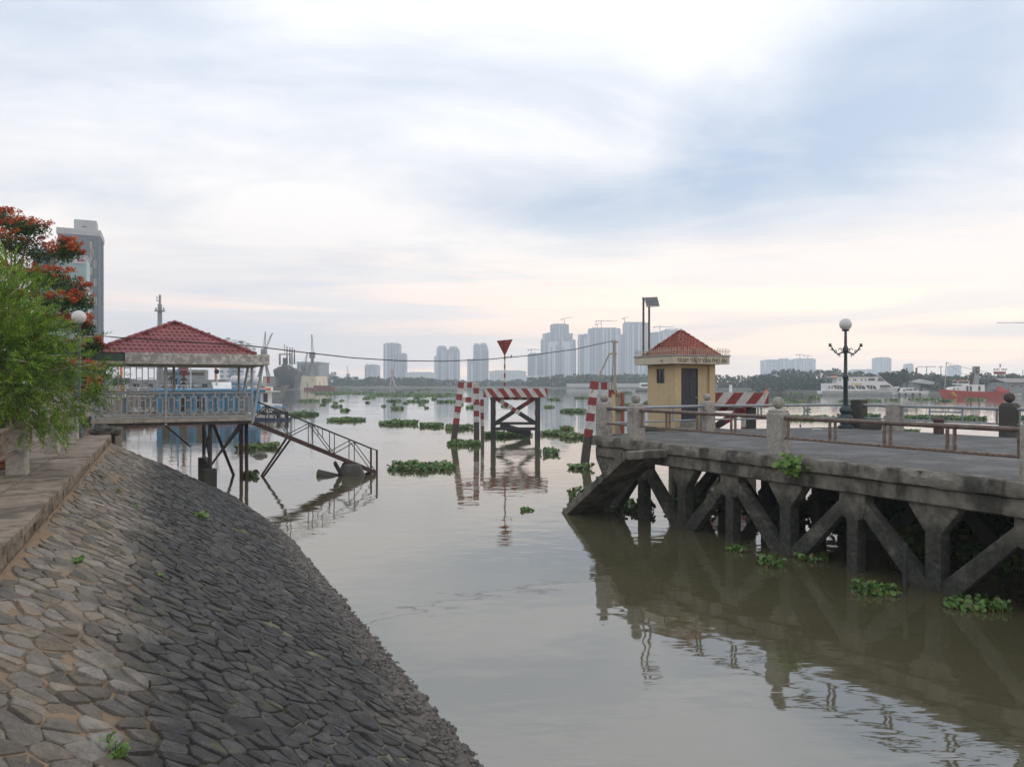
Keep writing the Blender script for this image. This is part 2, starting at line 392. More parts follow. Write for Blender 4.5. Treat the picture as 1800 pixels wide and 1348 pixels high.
# ---- stone-pitched slope
def revet_mat(name, dry0, dry1, wet0, wet1, mudc, bumpA, bsc, rnd, island, rough=(.92, .72), pale=None):
    m = bpy.data.materials.new(name); m.use_nodes = True; t = m.node_tree; q = NG(t); b = t.nodes['Principled BSDF']
    geo = q.n('ShaderNodeNewGeometry'); pos = geo.outputs['Position']; x, y, z = q.sep(pos)
    s_ = q.m('ADD', q.m('MULTIPLY', q.m('SUBTRACT', x, K0.x), NS.x), q.m('MULTIPLY', q.m('SUBTRACT', y, K0.y), NS.y))
    nl = q.noise(pos, .7, 5, .6); nf = q.m('ADD', q.m('MULTIPLY', q.noise(pos, 6., 6, .7), .5), q.m('ADD', q.m('MULTIPLY', q.noise(pos, 55., 3, .7), .3), q.m('MULTIPLY', q.noise(pos, 1.3, 4, .6), .2)))
    sw = q.m('ADD', s_, q.m('MULTIPLY', q.m('SUBTRACT', nl, .5), 1.7))
    wet = q.smooth(sw, .75, 1.55)                                   # the tide mark
    silt = q.smooth(q.m('ADD', s_, q.m('MULTIPLY', q.m('SUBTRACT', q.noise(pos, 1.7, 5, .62), .5), 3.0)), 3.7, 4.7)
    dry = q.mix(q.m('MULTIPLY', q.smooth(q.noise(pos, 2.1, 6, .65), .46, .62), .38), q.mix(q.smooth(nf, .38, .62), dry0, dry1), (.20, .165, .128)); we = q.mix(q.smooth(nf, .38, .62), wet0, wet1)
    moss = q.m('MULTIPLY', q.m('MULTIPLY', q.smooth(q.noise(pos, 2.3, 6, .65), .55, .68), q.smooth(sw, .5, 1.2)), q.m('SUBTRACT', 1., q.smooth(s_, 2., 3.2)))
    we = q.mix(q.m('MULTIPLY', moss, .5), we, (.085, .08, .03))
    if pale: we = q.mix(q.m('MULTIPLY', q.smooth(s_, 1.9, 3.2), q.smooth(q.noise(pos, .9, 4, .6), .42, .58)), we, pale)
    c = q.mix(wet, dry, we); c = q.mix(q.m('MULTIPLY', silt, .75), c, mudc)
    h = q.n('ShaderNodeHueSaturation'); r_ = q.n('ShaderNodeObjectInfo').outputs['Random'] if rnd else geo.outputs['Random Per Island']
    a_ = rnd or island
    q.put(h.inputs['Value'], q.lin(r_, 0, 1, 1-a_, 1+a_)); q.put(h.inputs['Saturation'], q.lin(q.m('FRACT', q.m('MULTIPLY', r_, 5.7)), 0, 1, .5, 1.35))
    q.put(h.inputs['Color'], c)
    b.inputs['Specular IOR Level'].default_value = .32
    q.put(b.inputs['Base Color'], h.outputs[0]); q.put(b.inputs['Roughness'], q.lin(wet, 0, 1, *rough))
    bp = q.n('ShaderNodeBump'); bp.inputs['Strength'].default_value = bumpA; bp.inputs['Distance'].default_value = .02
    q.put(bp.inputs['Height'], q.m('ADD', q.noise(pos, bsc, 7, .7), q.m('MULTIPLY', q.noise(pos, bsc*.25, 4, .6), 1.5))); t.links.new(bp.outputs[0], b.inputs['Normal'])
    MAT[name] = m
revet_mat('stone_single', (.105, .096, .083), (.205, .186, .158), (.018, .019, .020), (.066, .066, .065), (.115, .103, .090), 1.0, 26, .38, 0)
revet_mat('stone_many', (.105, .096, .083), (.205, .186, .158), (.018, .019, .020), (.066, .066, .065), (.115, .103, .090), 1.0, 26, 0, .38)
revet_mat('stone_joint', (.23, .175, .125), (.18, .135, .098), (.035, .033, .026), (.062, .055, .038), (.12, .108, .092), .8, 22, .001, 0, (.98, .85), (.15, .145, .105))
revet_mat('mud', (.10, .085, .07), (.15, .13, .11), (.035, .030, .026), (.12, .107, .093), (.095, .084, .073), .9, 16, .001, 0, (.9, .5))
base = MB(); na, ns = 420, 60
def crack_at(a_, s_):
    c1 = abs(a_-(9.6+.4*(s_-2.1))+.08*math.sin(s_*5)) if 1.9 < s_ < 4.5 else 9
    c2 = abs(a_-9.6-.5*(s_-.2)) if .05 < s_ < .8 else 9
    return min(c1, c2)
SMAX = 5.6
vs = []
for i in range(na+1):
    for j in range(ns+1):
        s = SMAX*j/ns; aa = -20+(hip(s)+20)*i/na
        vs.append(K(aa, s, slope_z(s, aa)-.004+.012*max(0., 1-s/1.3)+.018*noise.noise(V((aa*.9, s*.9, 3)))+.026*noise.noise(V((aa*2.6, s*2.6, 8)))-(.30 if crack_at(aa, s) < .10 else 0)))
base.add(vs, [(i*(ns+1)+j, i*(ns+1)+j+1, (i+1)*(ns+1)+j+1, (i+1)*(ns+1)+j) for i in range(na) for j in range(ns)])
e0, e1, e2 = K(hip(0), 0, SZ), K(hip(SMAX), SMAX, slope_z(SMAX, hip(SMAX))), V((-27, 45, -.6))
base.add([e0, e1, e2, V((-17.8, 28.4, GZ-.1))], [(0, 1, 2, 3)])
base.add([K(-20, -.75, SZ), K(hip(0), -.75, SZ), K(hip(0), .02, SZ), K(-20, .02, SZ)], [(0, 1, 2, 3)])
revet = base.build('stone_revetment', 'stone_joint', smooth=179)
tag(revet, 'sloping river bank pitched with rough grey stones, wet and dark below', 'embankment', kind='structure')
# Voronoi stones in slope coordinates (u along, w down the slope; stones are a bit longer down-slope)
CS = 1/math.cos(math.atan(SL)); ST = .35; SWD = .140; EL = 1.35
cells = {}
rs = random.Random(3)
NI0, NI1, NJ0, NJ1 = int(-7.5/SWD), int(27/SWD), -1, int(SMAX*CS/ST/1.0)+1
for i in range(NI0, NI1):
    for j in range(NJ0, NJ1):
        cells[(i, j)] = ((i+.5*(j % 2)+rs.uniform(-.47, .47))*SWD, (j+rs.uniform(-.45, .45))*ST)
def clip(poly, px, py, nx, ny):
    out = []; n = len(poly)
    for k in range(n):
        x0, y0 = poly[k]; x1, y1 = poly[(k+1) % n]
        d0 = (x0-px)*nx+(y0-py)*ny; d1 = (x1-px)*nx+(y1-py)*ny
        if d0 <= 0: out.append((x0, y0))
        if (d0 < 0 < d1) or (d1 < 0 < d0):
            t = d0/(d0-d1); out.append((x0+(x1-x0)*t, y0+(y1-y0)*t))
    return out
def stone(poly, c, rg):
    """one rough stone from its cell: jittered outline, rounded rim, slightly tilted uneven top"""
    n = len(poly); shr = rg.uniform(.90, 1.0); pts = []
    for k in range(n):
        x0, y0 = poly[k]; x1, y1 = poly[(k+1) % n]
        pts.append((x0, y0))
        if math.hypot(x1-x0, y1-y0) > .13: 
            jx, jy = rg.uniform(-.018, .018), rg.uniform(-.018, .018); pts.append(((x0+x1)/2+jx, (y0+y1)/2+jy))
    pts = [(c[0]+(x-c[0])*shr+rg.uniform(-.008, .008), c[1]+(y-c[1])*shr+rg.uniform(-.008, .008)) for x, y in pts]
    # cut the corners
    n = len(pts); pts = [((pts[k][0]*.8+pts[(k+1) % n][0]*.1+pts[k-1][0]*.1), (pts[k][1]*.8+pts[(k+1) % n][1]*.1+pts[k-1][1]*.1)) for k in range(n)]
    h = rg.uniform(.008, .030); tx, ty = rg.uniform(-.10, .10), rg.uniform(-.10, .04)
    def top(x, y, e): return max(.004, h+(x-c[0])*tx+(y-c[1])*ty+e)
    ring = [[], [], [], []]
    for x, y in pts:
        ring[0].append((x, y, -.05)); ring[1].append((c[0]+(x-c[0])*.985, c[1]+(y-c[1])*.985, top(x, y, -.009)))
        ring[2].append((c[0]+(x-c[0])*.92, c[1]+(y-c[1])*.92, top(x, y, rg.uniform(-.003, .005))))
        ring[3].append((c[0]+(x-c[0])*.45, c[1]+(y-c[1])*.45, top(x, y, rg.uniform(-.002, .010))))
    vs = [p for r_ in ring for p in r_]+[(c[0], c[1], top(c[0], c[1], .006))]
    n = len(pts); fs = [(r_*n+k, r_*n+(k+1) % n, (r_+1)*n+(k+1) % n, (r_+1)*n+k) for r_ in range(3) for k in range(n)]
    fs += [(3*n+k, 3*n+(k+1) % n, 4*n) for k in range(n)]
    nrm = (NS*SL+V((0, 0, 1))).normalized()
    out = []
    for u, w, z in vs:
        s = w/CS; out.append(K(u, s, slope_z(s, u))+nrm*(z+.018*noise.noise(V((u*.9, s*.9, 3)))))
    return out, [f[::-1] for f in fs]
stones = []
for (i, j), c in cells.items():
    if not (NI0+2 <= i < NI1-2 and NJ0+1 <= j < NJ1-1): continue
    poly = [(c[0]-.5, c[1]-.6), (c[0]+.5, c[1]-.6), (c[0]+.5, c[1]+.6), (c[0]-.5, c[1]+.6)]
    for di in (-2, -1, 0, 1, 2):
        for dj in (-2, -1, 0, 1, 2):
            if di or dj:
                d = cells.get((i+di, j+dj))
                if d: poly = clip(poly, (c[0]+d[0])/2, (c[1]+d[1])/2, d[0]-c[0], (d[1]-c[1]))
    if len(poly) < 4: continue
    poly = [(x, max(y, .03)) for x, y in poly]
    s = c[1]/CS
    if c[0] > hip(s)-.15 or c[1] < .05 or s > 5.2: continue
    if crack_at(c[0], s) < .13: continue                            # slumped joints across the slope
    if rs.random() < .012: continue
    mx, my = sum(p[0] for p in poly)/len(poly), sum(p[1] for p in poly)/len(poly)
    vs, fs = stone(poly, (mx, my), rs)
    p = K(mx, my/CS, slope_z(my/CS)); px, py = CX+F*p.x/max(p.y, .1), HY+F*(H-p.z)/max(p.y, .1)
    vis = p.y > 1 and -40 < px < 1840 and py < 1400
    ar = abs(sum(poly[k-1][0]*poly[k][1]-poly[k][0]*poly[k-1][1] for k in range(len(poly))))/2
    score = ar/(p-V((0, 0, H))).length_squared**1.5 if vis else 0
    stones.append((score, vs, fs))
stones.sort(key=lambda t: -t[0])
for sc_, vs, fs in stones[:300]:
    o_ = sum(vs, V((0, 0, 0)))/len(vs)
    MB().add(vs, fs).build('stone', 'stone_single', revet, origin=o_, smooth=38)
rest = MB()
for sc_, vs, fs in stones[300:]: rest.add(vs, fs)
rest.build('stone_field', 'stone_many', revet, smooth=38, kind='stuff')
# mud and silt at the water's edge
mud = MB(); na, ns = 900, 30; vs = []
for i in range(na+1):
    for j in range(ns+1):
        s = 3.95+1.35*j/ns; aa = -8+(hip(s)+8)*i/na
        n_ = noise.fractal(V((aa*8, s*8, 0)), .8, 2.1, 4); big = noise.noise(V((aa*.55, s*.8, 7)))
        cover_ = -.04+.075*max(0, min(1, (s-4.12)/.3))+.025*big
        lump = .085*max(0, n_-.05)*max(0, min(1, (s-4.2)/.3))*max(.4, min(1, 1-(s-4.62)/.22))
        vs.append(K(aa, s+0*n_, slope_z(s, aa)+cover_+lump))
mud.add(vs, [(i*(ns+1)+j, i*(ns+1)+j+1, (i+1)*(ns+1)+j+1, (i+1)*(ns+1)+j) for i in range(na) for j in range(ns)])
o = mud.build('mud_edge', 'mud', revet, smooth=60)
cl = MB(); rc_ = random.Random(17)                                  # clods and rubble stranded in the mud
for _ in range(2600):
    aa = rc_.uniform(-6, 19); s = rc_.gauss(4.55, .17); r = rc_.uniform(.012, .05)*(1.3 if aa < 6 else 1); c = K(aa, s, slope_z(s, aa)+.03+.02*noise.noise(V((aa*.55, s*.8, 7)))); n_ = 6
    vs = [c+V((math.cos(k*1.047)*r*rc_.uniform(.7, 1.3), math.sin(k*1.047)*r*rc_.uniform(.7, 1.3), -.02)) for k in range(n_)]
    vs += [c+V((math.cos(k*1.047)*r*rc_.uniform(.4, .9), math.sin(k*1.047)*r*rc_.uniform(.4, .9), r*rc_.uniform(.3, .9))) for k in range(n_)]
    cl.add(vs, [(k, (k+1) % n_, n_+(k+1) % n_, n_+k) for k in range(n_)]+[tuple(range(n_, 2*n_))])
cl.build('mud_clods', 'mud', revet, kind='stuff')
# ---- far bank
pts = [(-900, 684.5), (440, 683.5), (560, 682.3), (760, 681.8), (960, 682.5), (1140, 684), (1260, 687), (1350, 689.5), (1450, 692), (1600, 692.5), (1700, 694), (1800, 695.5), (2300, 700)]
shore = [Wt(px, py) for px, py in pts]
fb = MB(); n = len(shore); back = [V((-4400, 5000, 1.2))]+[V((p.x*1.0, p.y+9+.02*p.y, 1.2)) for p in shore]+[V((4400, 5000, 1.2))]
inner = [V((p.x, p.y+4+.01*p.y, 1.0)) for p in shore]
fb.add([p-V((0, 0, .3)) for p in shore]+inner, [(k, k+1, n+k+1, n+k) for k in range(n-1)])
fb.add(inner+[V((p.x*6, 5000, 1.0)) for p in inner], [(k, k+1, n+k+1, n+k) for k in range(n-1)])
pm('far_ground', (.06, .065, .045), (.10, .095, .07), .05, .95)
o = fb.build('far_bank', 'far_ground'); tag(o, 'low far bank of the river', 'river bank', kind='structure')
# ---- haze over the river and the city
hz = MB().bb(-2300, 2300, -68, 2080, -1.6, 150)
m = bpy.data.materials.new('haze'); m.use_nodes = True; t = m.node_tree; t.nodes.clear(); q = NG(t)
pv = q.n('ShaderNodeVolumePrincipled'); out = q.n('ShaderNodeOutputMaterial'); t.links.new(pv.outputs[0], out.inputs['Volume'])
pv.inputs['Color'].default_value = (.78, .89, 1, 1); pv.inputs['Density'].default_value = .00052; pv.inputs['Anisotropy'].default_value = .2
MAT['haze'] = m
o = hz.build('haze', 'haze'); tag(o, 'pale blue morning haze over the river', 'haze', kind='stuff')
# ================================================================== LEFT BANK THINGS
def post_mesh(mb, c, w, h, ball=True, yaw=0., taper=.0):
    """square concrete post with chamfered corners, stepped cap and ball"""
    r = w/2; ex = V((math.cos(yaw), math.sin(yaw), 0)); ey = V((-ex.y, ex.x, 0)); c = V(c)
    def ring(r_, z, ch=.22): 
        k = r_*(1-ch); return [c+ex*x+ey*y+V((0, 0, z)) for x, y in ((k, -r_), (r_, -k), (r_, k), (k, r_), (-k, r_), (-r_, k), (-r_, -k), (-k, -r_))]
    prof = [(r, 0), (r*(1-taper), h), (r*1.0, h+.005), (r*1.0, h+.06), (r*.86, h+.065), (r*.86, h+.13), (r*.55, h+.17)] if ball else [(r, 0), (r, h-.03), (r*.9, h)]
    rings = [ring(a, z) for a, z in prof]; n = 8
    mb.add([p for q_ in rings for p in q_], [(i*n+k, i*n+(k+1) % n, (i+1)*n+(k+1) % n, (i+1)*n+k) for i in range(len(rings)-1) for k in range(n)]+[tuple(range((len(rings)-1)*n, len(rings)*n))])
    return mb
# ---- walkway railing
YAWK = math.atan2(TA.y, TA.x)
rail = thing('walkway_railing', 'low railing of pale concrete posts and pipes under the green tree', 'railing', K(7.4, -.95, GZ))
pa = [-1.9, 2.75, 7.43, 12.1, 16.7]
for a in pa: post_mesh(MB(), K(a, -.95, GZ-.03), .34, 1.08, False, YAWK).build('post', 'concrete_post', rail, bevel=.01)
for a0, a1 in zip(pa[:-1], pa[1:]):
    for z, r in ((.42, .035), (.88, .045)):
        MB().tube(K(a0+.17, -.95, GZ+z), K(a1-.17, -.95, GZ+z), r, n=8).build('rail_pipe', 'steel_rust', rail, smooth=40)
    for f in (.3, .34, .68, .72):
        a = a0+(a1-a0)*f; MB().tube(K(a, -.95, GZ+.42), K(a, -.95, GZ+.88), .025, n=6).build('baluster', 'steel_rust', rail, smooth=40)
o = MB()
pl = thing('brick_planter', 'low red brick block between the first two walkway posts', 'planter', K(9.2, -1.45, GZ))
for k in range(3):
    for j in range(5):
        MB().box(K(8.55+j*.27, -1.25, GZ+.06+k*.105), (.255, .30, .095), TA, NS).build('brick', 'brick_red', pl, bevel=.006)
MB().box(K(9.09, -1.52, GZ+.15), (1.3, .22, .29), TA, NS).build('core', 'soil', pl)
# ---- globe lamp on the bank
def globe_lamp(loc, hgt, r, label, ornate):
    t = thing('globe_lamp', label, 'street lamp', loc, 'globe lamps by the river'); L = V(loc)
    def at(z): return L+V((0, 0, z))
    if ornate:
        MB().lathe(L, [(.30, 0), (.30, .10), (.24, .14), (.20, .2), (.26, .28), (.30, .42), (.24, .55), (.17, .6), (.22, .66), (.24, .76), (.17, .86), (.10, .92)], 16).build('base', 'lamp_iron', t, smooth=50)
        MB().lathe(L, [(.09, .9), (.085, 2.0), (.12, 2.03), (.12, 2.12), (.075, 2.16), (.06, 3.0), (.10, 3.05), (.12, 3.2), (.075, 3.3), (.06, 3.35), (.05, hgt-.06), (.13, hgt-.05), (.15, hgt)], 14).build('pole', 'lamp_iron', t, smooth=50)
        for sgn in (-1, 1):
            pts = []
            for k in range(13):
                f = k/12; pts.append(at(3.12-.20*math.sin(f*2.6)+.36*f*f)+V((sgn*(.08+.55*f), sgn*.04*f, 0)))
            arm = MB().path(pts, [.034-.012*k/12 for k in range(13)], 6)
            for (cx_, cz_, r_) in ((.20, 3.16, .09), (.40, 3.10, .07), (.26, 2.92, .07), (.56, 3.16, .05)):   # scrolls
                sp = []
                for k in range(12):
                    th = k/11*4.6; rr = r_*(1-k/14); sp.append(at(cz_+rr*math.sin(th))+V((sgn*(cx_+rr*math.cos(th)), 0, 0)))
                arm.path(sp, .018, 5)
            arm.lathe(at(3.28)+V((sgn*.64, sgn*.04, 0)), [(.02, 0), (.075, .03), (.05, .06), (.05, .11), (.08, .13), (.02, .14)], 10)
            arm.build('scroll_arm', 'lamp_iron', t, smooth=50)
    else:
        MB().lathe(L, [(.12, 0), (.12, .3), (.055, .36), (.045, hgt-.06), (.09, hgt-.05), (.1, hgt)], 12).build('pole', 'lamp_iron', t, smooth=50)
    MB().ball(at(hgt+r*.93), r, 24, 16).build('globe', 'globe', t, smooth=179)
    return t
globe_lamp((-13.35, 22.8, GZ), 3.52, .205, 'white globe lamp on a dark pole rising out of the green tree', False)
# ---- trees
def leaves(mb, c, rad, n, ln, wd, rg, shell=.35, droop=0., flat=0.):
    """n small leaf quads spread through an ellipsoid"""
    c = V(c)
    for _ in range(n):
        d = V((rg.gauss(0, 1), rg.gauss(0, 1), rg.gauss(0, 1))).normalized(); t = (shell+(1-shell)*rg.random())**.7
        p = c+V((d.x*rad[0], d.y*rad[1], d.z*rad[2]))*t
        a = V((rg.gauss(0, 1), rg.gauss(0, 1), rg.gauss(0, 1)*(1-flat)-droop)).normalized(); b_ = axes(a, V((rg.gauss(0, .6), rg.gauss(0, .6), 1)).normalized())[0]
        l_, w_ = ln*rg.uniform(.6, 1.3), wd*rg.uniform(.7, 1.2)
        mb.quad(p-a*l_/2, p+b_*w_/2, p+a*l_/2, p-b_*w_/2)
def blade(mb, p, d, ln, wd, rg):
    b_ = axes(d, V((rg.gauss(0, .5), rg.gauss(0, .5), 1)).normalized())[0]*wd*.5
    mb.quad(p-b_*.35, p+d*ln*.45-b_, p+d*ln, p+d*ln*.45+b_, p+b_*.35)
rt = random.Random(21)
tb = V((-11.3, 14.3, GZ)); tc_ = V((-9.85, 14.0, 4.80)); rad = V((1.75, 1.7, 1.40))
bt = thing('feathery_tree', 'bushy bright green feathery-leaved tree overhanging the walkway', 'tree', tb)
trunk = MB(); trunk.path([tb-V((0, 0, .1)), tb+V((.1, 0, .7)), tb+V((.35, -.05, 1.3)), tb+V((.8, 0, 1.9))], [.20, .16, .14, .10], 9)
twigs = MB(); lm = MB()
def spray(p, tw, L_, n, ln, wd):
    a_, b_ = axes(tw)
    for j in range(n):
        f = j/(n-1); th = j*2.4; o_ = a_*math.cos(th)+b_*math.sin(th)
        blade(lm, p+tw*L_*f+V((0, 0, -.10*f*f*L_)), (tw*.8+o_*.7*(1-.35*f)).normalized(), ln*rt.uniform(.7, 1.2), wd, rt)
clumps = []
for k in range(215):                              # leaf clumps over the crown's shell, a few inside
    d = V((rt.gauss(.1, 1), rt.gauss(-.35, 1), rt.gauss(0, 1))).normalized(); t_ = rt.uniform(.62, 1.08) if k % 5 else rt.uniform(.2, .6)
    if d.z > .1: t_ *= 1-.42*max(0, d.x)         # the crown falls away towards the river
    clumps.append((tc_+V((d.x*rad.x, d.y*rad.y, d.z*rad.z))*t_, d))
for px, py in ((-20, 470), (15, 478), (40, 500), (-10, 510), (70, 520), (20, 540), (168, 690), (172, 640), (150, 720), (100, 752), (60, 755), (20, 752), (120, 730), (180, 665)):
    p = P(px, py, 13.9+rt.uniform(-.7, .7)); clumps.append((p, (p-tc_).normalized()))
for c, d in clumps:
    st = tb+V((.3+.5*rt.random(), 0, 1.1+.9*rt.random())); mid = (st+c)/2+V((rt.uniform(-.15, .15), rt.uniform(-.15, .15), rt.uniform(0, .25)))
    if rt.random() < .6: twigs.path([st, st*.6+mid*.4, mid, mid*.4+c*.6+V((0, 0, .05)), c], [.030, .023, .017, .012, .007], 5)
    r = rt.uniform(.20, .36); ax = (d+V((0, 0, .15))).normalized()
    for j in range(rt.randint(16, 26)):
        o_ = V((rt.gauss(0, 1), rt.gauss(0, 1), rt.gauss(0, .8))).normalized(); tw = (ax*.9+o_*.9).normalized()
        spray(c+o_*r*rt.random()**.6, tw, rt.uniform(.14, .30), 13, .09, .019)
for px, py, L_ in ((182, 590, .75), (178, 645, .6), (187, 662, .5), (90, 540, .6), (40, 470, .7), (10, 455, .7), (165, 600, .7), (112, 778, .4), (176, 700, .4)):
    e = P(px, py, 13.8+rt.uniform(-.6, .6)); st = e+(tc_-e).normalized()*L_*1.5; twigs.path([st, (st+e)/2+V((0, 0, .06)), e], [.011, .008, .004], 5)
    for k in range(int(16*L_)):
        f = rt.random(); spray(st*(1-f)+e*f+V((0, 0, .06*(1-abs(2*f-1)))), ((e-st).normalized()+V((rt.gauss(0, .35), rt.gauss(0, .35), rt.gauss(0, .35)))).normalized(), .2, 12, .085, .018)
trunk.build('trunk', 'bark', bt, smooth=179); twigs.build('branches', 'bark_pale', bt, smooth=179); lm.build('crown', 'leaf_near', bt)
# flame tree
fbase = V((-18.4, 27.2, GZ)); ft = thing('flame_tree', 'spreading flame tree with orange-red blossom behind the bushy tree', 'tree', fbase)
fl, fw, lim = MB(), MB(), MB(); rf = random.Random(5)
lim.path([fbase-V((0, 0, .1)), fbase+V((.1, 0, 1.4)), fbase+V((-.1, .1, 2.6)), fbase+V((.15, 0, 3.6)), fbase+V((.0, .1, 4.8))], [.26, .22, .18, .15, .09], 9)
lim.path([fbase+V((0, 0, 2.3)), fbase+V((.9, -.3, 3.2)), fbase+V((1.9, -.6, 3.7))], [.13, .10, .05], 8)
lay = [(2, 378, 26), (30, 392, 34), (52, 399, 34), (118, 428, 20), (20, 425, 50), (70, 445, 52), (118, 438, 26), (40, 476, 60), (88, 486, 46), (120, 504, 32), (30, 520, 56), (100, 530, 50), (140, 526, 24),
       (60, 560, 60), (116, 565, 44), (148, 572, 20), (90, 605, 56), (142, 612, 30), (165, 602, 16), (120, 645, 44), (158, 655, 26), (0, 560, 60), (-40, 470, 60), (-60, 400, 60), (-80, 540, 70), (150, 690, 22), (168, 676, 12)]
for px, py, hw in lay:
    Z = 27+rf.uniform(-1.6, 1.6); c = P(px, py, Z); r = hw/F*Z*1.05
    st = fbase+V((0, 0, min(4.6, max(2., c.z-GZ-1.0)))); lim.path([st, (st+c)/2+V((0, 0, -.1)), c+V((0, 0, -.08))], [.07, .045, .02], 6)
    for k in range(7):
        th = rf.uniform(0, 6.28); e = c+V((math.cos(th)*r*.9, math.sin(th)*r*.9, rf.uniform(-.05, .18))); lim.path([c+V((0, 0, -.08)), e], [.018, .008], 4)
    leaves(fl, c-V((0, 0, .12)), (r, r, .36), int(270+980*r), .13, .05, rf, .1, .2, .5)
    for k in range(int(6+20*r)):                                     # blossom clusters sit on top and at the tips
        th = rf.uniform(0, 6.28); t_ = math.sqrt(rf.random()); cc = c+V((math.cos(th)*r*t_*1.02, math.sin(th)*r*t_, .06+rf.uniform(-.12, .24)))
        leaves(fw, cc, (.15, .15, .11), rf.randint(26, 52), .085, .06, rf, .0)
lim.build('trunk', 'bark', ft, smooth=179); fl.build('crown', 'leaf_flame', ft); fw.build('blossom', 'flower', ft)
# ---- pavilion on stilts: u = NS along the front, v = TA to the back
PL = V((-16.7, 29.5, 0)); PW, PD = 6.0, 6.0; FZ, RZ, EZ, TZ = 2.87, 3.92, 5.11, 5.56
def Q(i, j, z=0.): return PL+NS*i+TA*j+V((0, 0, z))
pav = thing('river_pavilion', 'open pavilion on stilts with a red tiled roof and grey lattice railings', 'pavilion', Q(3, 3, 0))
def qbox(mb, i0, i1, j0, j1, z0, z1): return mb.box(Q((i0+i1)/2, (j0+j1)/2, (z0+z1)/2), (i1-i0, j1-j0, z1-z0), NS, TA)
qbox(MB(), -.1, PW+.1, -.08, PD+.1, FZ-.10, FZ-.005).build('floor', 'floor_edge', pav)
ed = MB()
for k in range(4): qbox(ed, -.1+k*1.55+.012, -.1+(k+1)*1.55-.012, -.13, -.085, FZ-.155, FZ+.0)
ed.build('edge_tiles', 'floor_edge', pav, bevel=.008)
for j in (.05, 2.0, 4.0, 5.95): qbox(MB(), -.6, PW+.12, j-.07, j+.07, FZ-.29, FZ-.102).build('floor_beam', 'steel_dark', pav)
for i in (.3, 3., 5.9): qbox(MB(), i-.06, i+.06, .1, PD, FZ-.25, FZ-.103).build('joist', 'steel_dark', pav)
# posts
for i, j in ((0, 0), (2.62, 0), (0, PD), (3., PD), (0, 3), (PW, PD), (PW, 0)):
    MB().tube(Q(i, j, FZ-.28 if j == 0 else FZ-.01), Q(i, j, EZ+.02), .062, n=10).build('post', 'paint_grey', pav, smooth=40)
for j in (.0, PD): MB().tube(Q(PW+.02, j-.1, FZ-.2), Q(PW+.42, j-.18, EZ+.02), .062, n=10).build('slanted_post', 'paint_grey', pav, smooth=40)
# railing panels with the stepped rectangle pattern
def panel(A, B, z0, z1, name='railing_panel', bar=.05):
    mb = MB(); d = B-A; L_ = d.length; e = d.normalized()
    def bar_(x0, z_0, x1, z_1): mb.beam(A+e*x0+V((0, 0, z_0)), A+e*x1+V((0, 0, z_1)), bar, bar, e if x0 == x1 else V((0, 0, 1)))
    mb.tube(A+V((0, 0, z1)), B+V((0, 0, z1)), .034, n=8); mb.beam(A+V((0, 0, z0+.06)), B+V((0, 0, z0+.06)), .05, .05)
    n = max(1, round(L_/.405)); per = L_/n; h = z1-z0
    for k in range(n):
        xc = per*(k+.5); x0, x1 = xc-per*.24, xc+per*.24; a_, b_ = z0+.20*h, z1-.16*h
        for x in (x0, x1): bar_(x, a_, x, b_)
        bar_(x0, a_, x1, a_); bar_(x0, b_, x1, b_); bar_(xc, z0+.06, xc, a_); bar_(xc, b_, xc, z1)
        nx = xc+per-per*.24 if k < n-1 else L_
        for z in (z0+.32*h, z0+.72*h): bar_(x1, z, nx, z)
        if k == 0:
            for z in (z0+.32*h, z0+.72*h): bar_(0, z, x0, z)
    return mb.build(name, 'paint_grey', pav)
panel(Q(.0, 0), Q(2.62, 0), FZ, RZ); panel(Q(2.62, 0), Q(PW, 0), FZ, RZ)
panel(Q(PW, 1.6), Q(PW, PD), FZ, RZ); panel(Q(0, PD), Q(3, PD), FZ, RZ); panel(Q(3, PD), Q(PW, PD), FZ, RZ)
gr = MB(); L_ = 2.62; n = 12                                       # the tall grille over the left bay
for k in range(n+1):
    x = L_*k/n; gr.beam(Q(x, 0, RZ), Q(x, 0, EZ), .036, .036, NS)
    if k < n:
        for z in ((EZ-.16,) if k % 2 else ())+((RZ+.42, RZ+.62)[k % 2], RZ+.22+.1*(k % 3)): gr.beam(Q(x, 0, z), Q(x+L_/n, 0, z), .03, .03)
gr.beam(Q(0, 0, EZ-.02), Q(L_, 0, EZ-.02), .05, .05); gr.build('upper_grille', 'paint_grey', pav)
# roof slab, fascia, tiles
qbox(MB(), -.55, PW+.58, -.55, PD+.58, EZ+.012, EZ+.10).build('ceiling', 'soffit', pav)
fas = MB(); qbox(fas, 1.15, PW+.62, -.65, -.555, EZ, TZ); fas.build('front_fascia', 'granite', pav, bevel=.01)
qbox(MB(), PW+.582, PW+.66, -.553, PD+.62, EZ-.002, TZ-.002).build('side_fascia', 'granite', pav, bevel=.01)
qbox(MB(), -.6, PW+.58, PD+.582, PD+.65, EZ-.002, TZ-.003).build('back_fascia', 'granite', pav)
qbox(MB(), -.62, 1.14, -.50, -.42, EZ+.12, TZ-.05).build('green_beam', 'green_beam', pav)
qbox(MB(), -.6, PW+.57, -.41, PD+.57, TZ-.14, TZ-.02).build('roof_deck', 'concrete_dark', pav)
EV = [Q(-.14, -.14, TZ), Q(PW+.14, -.14, TZ), Q(PW+.14, PD+.14, TZ), Q(-.14, PD+.14, TZ)]; AP = Q(3, 3, 7.07)
rp = MB(); rp.add(EV+[AP], [(0, 1, 4), (1, 2, 4), (2, 3, 4), (3, 0, 4), (3, 2, 1, 0)]); rp.build('roof_pyramid', 'roof_tile_red', pav)
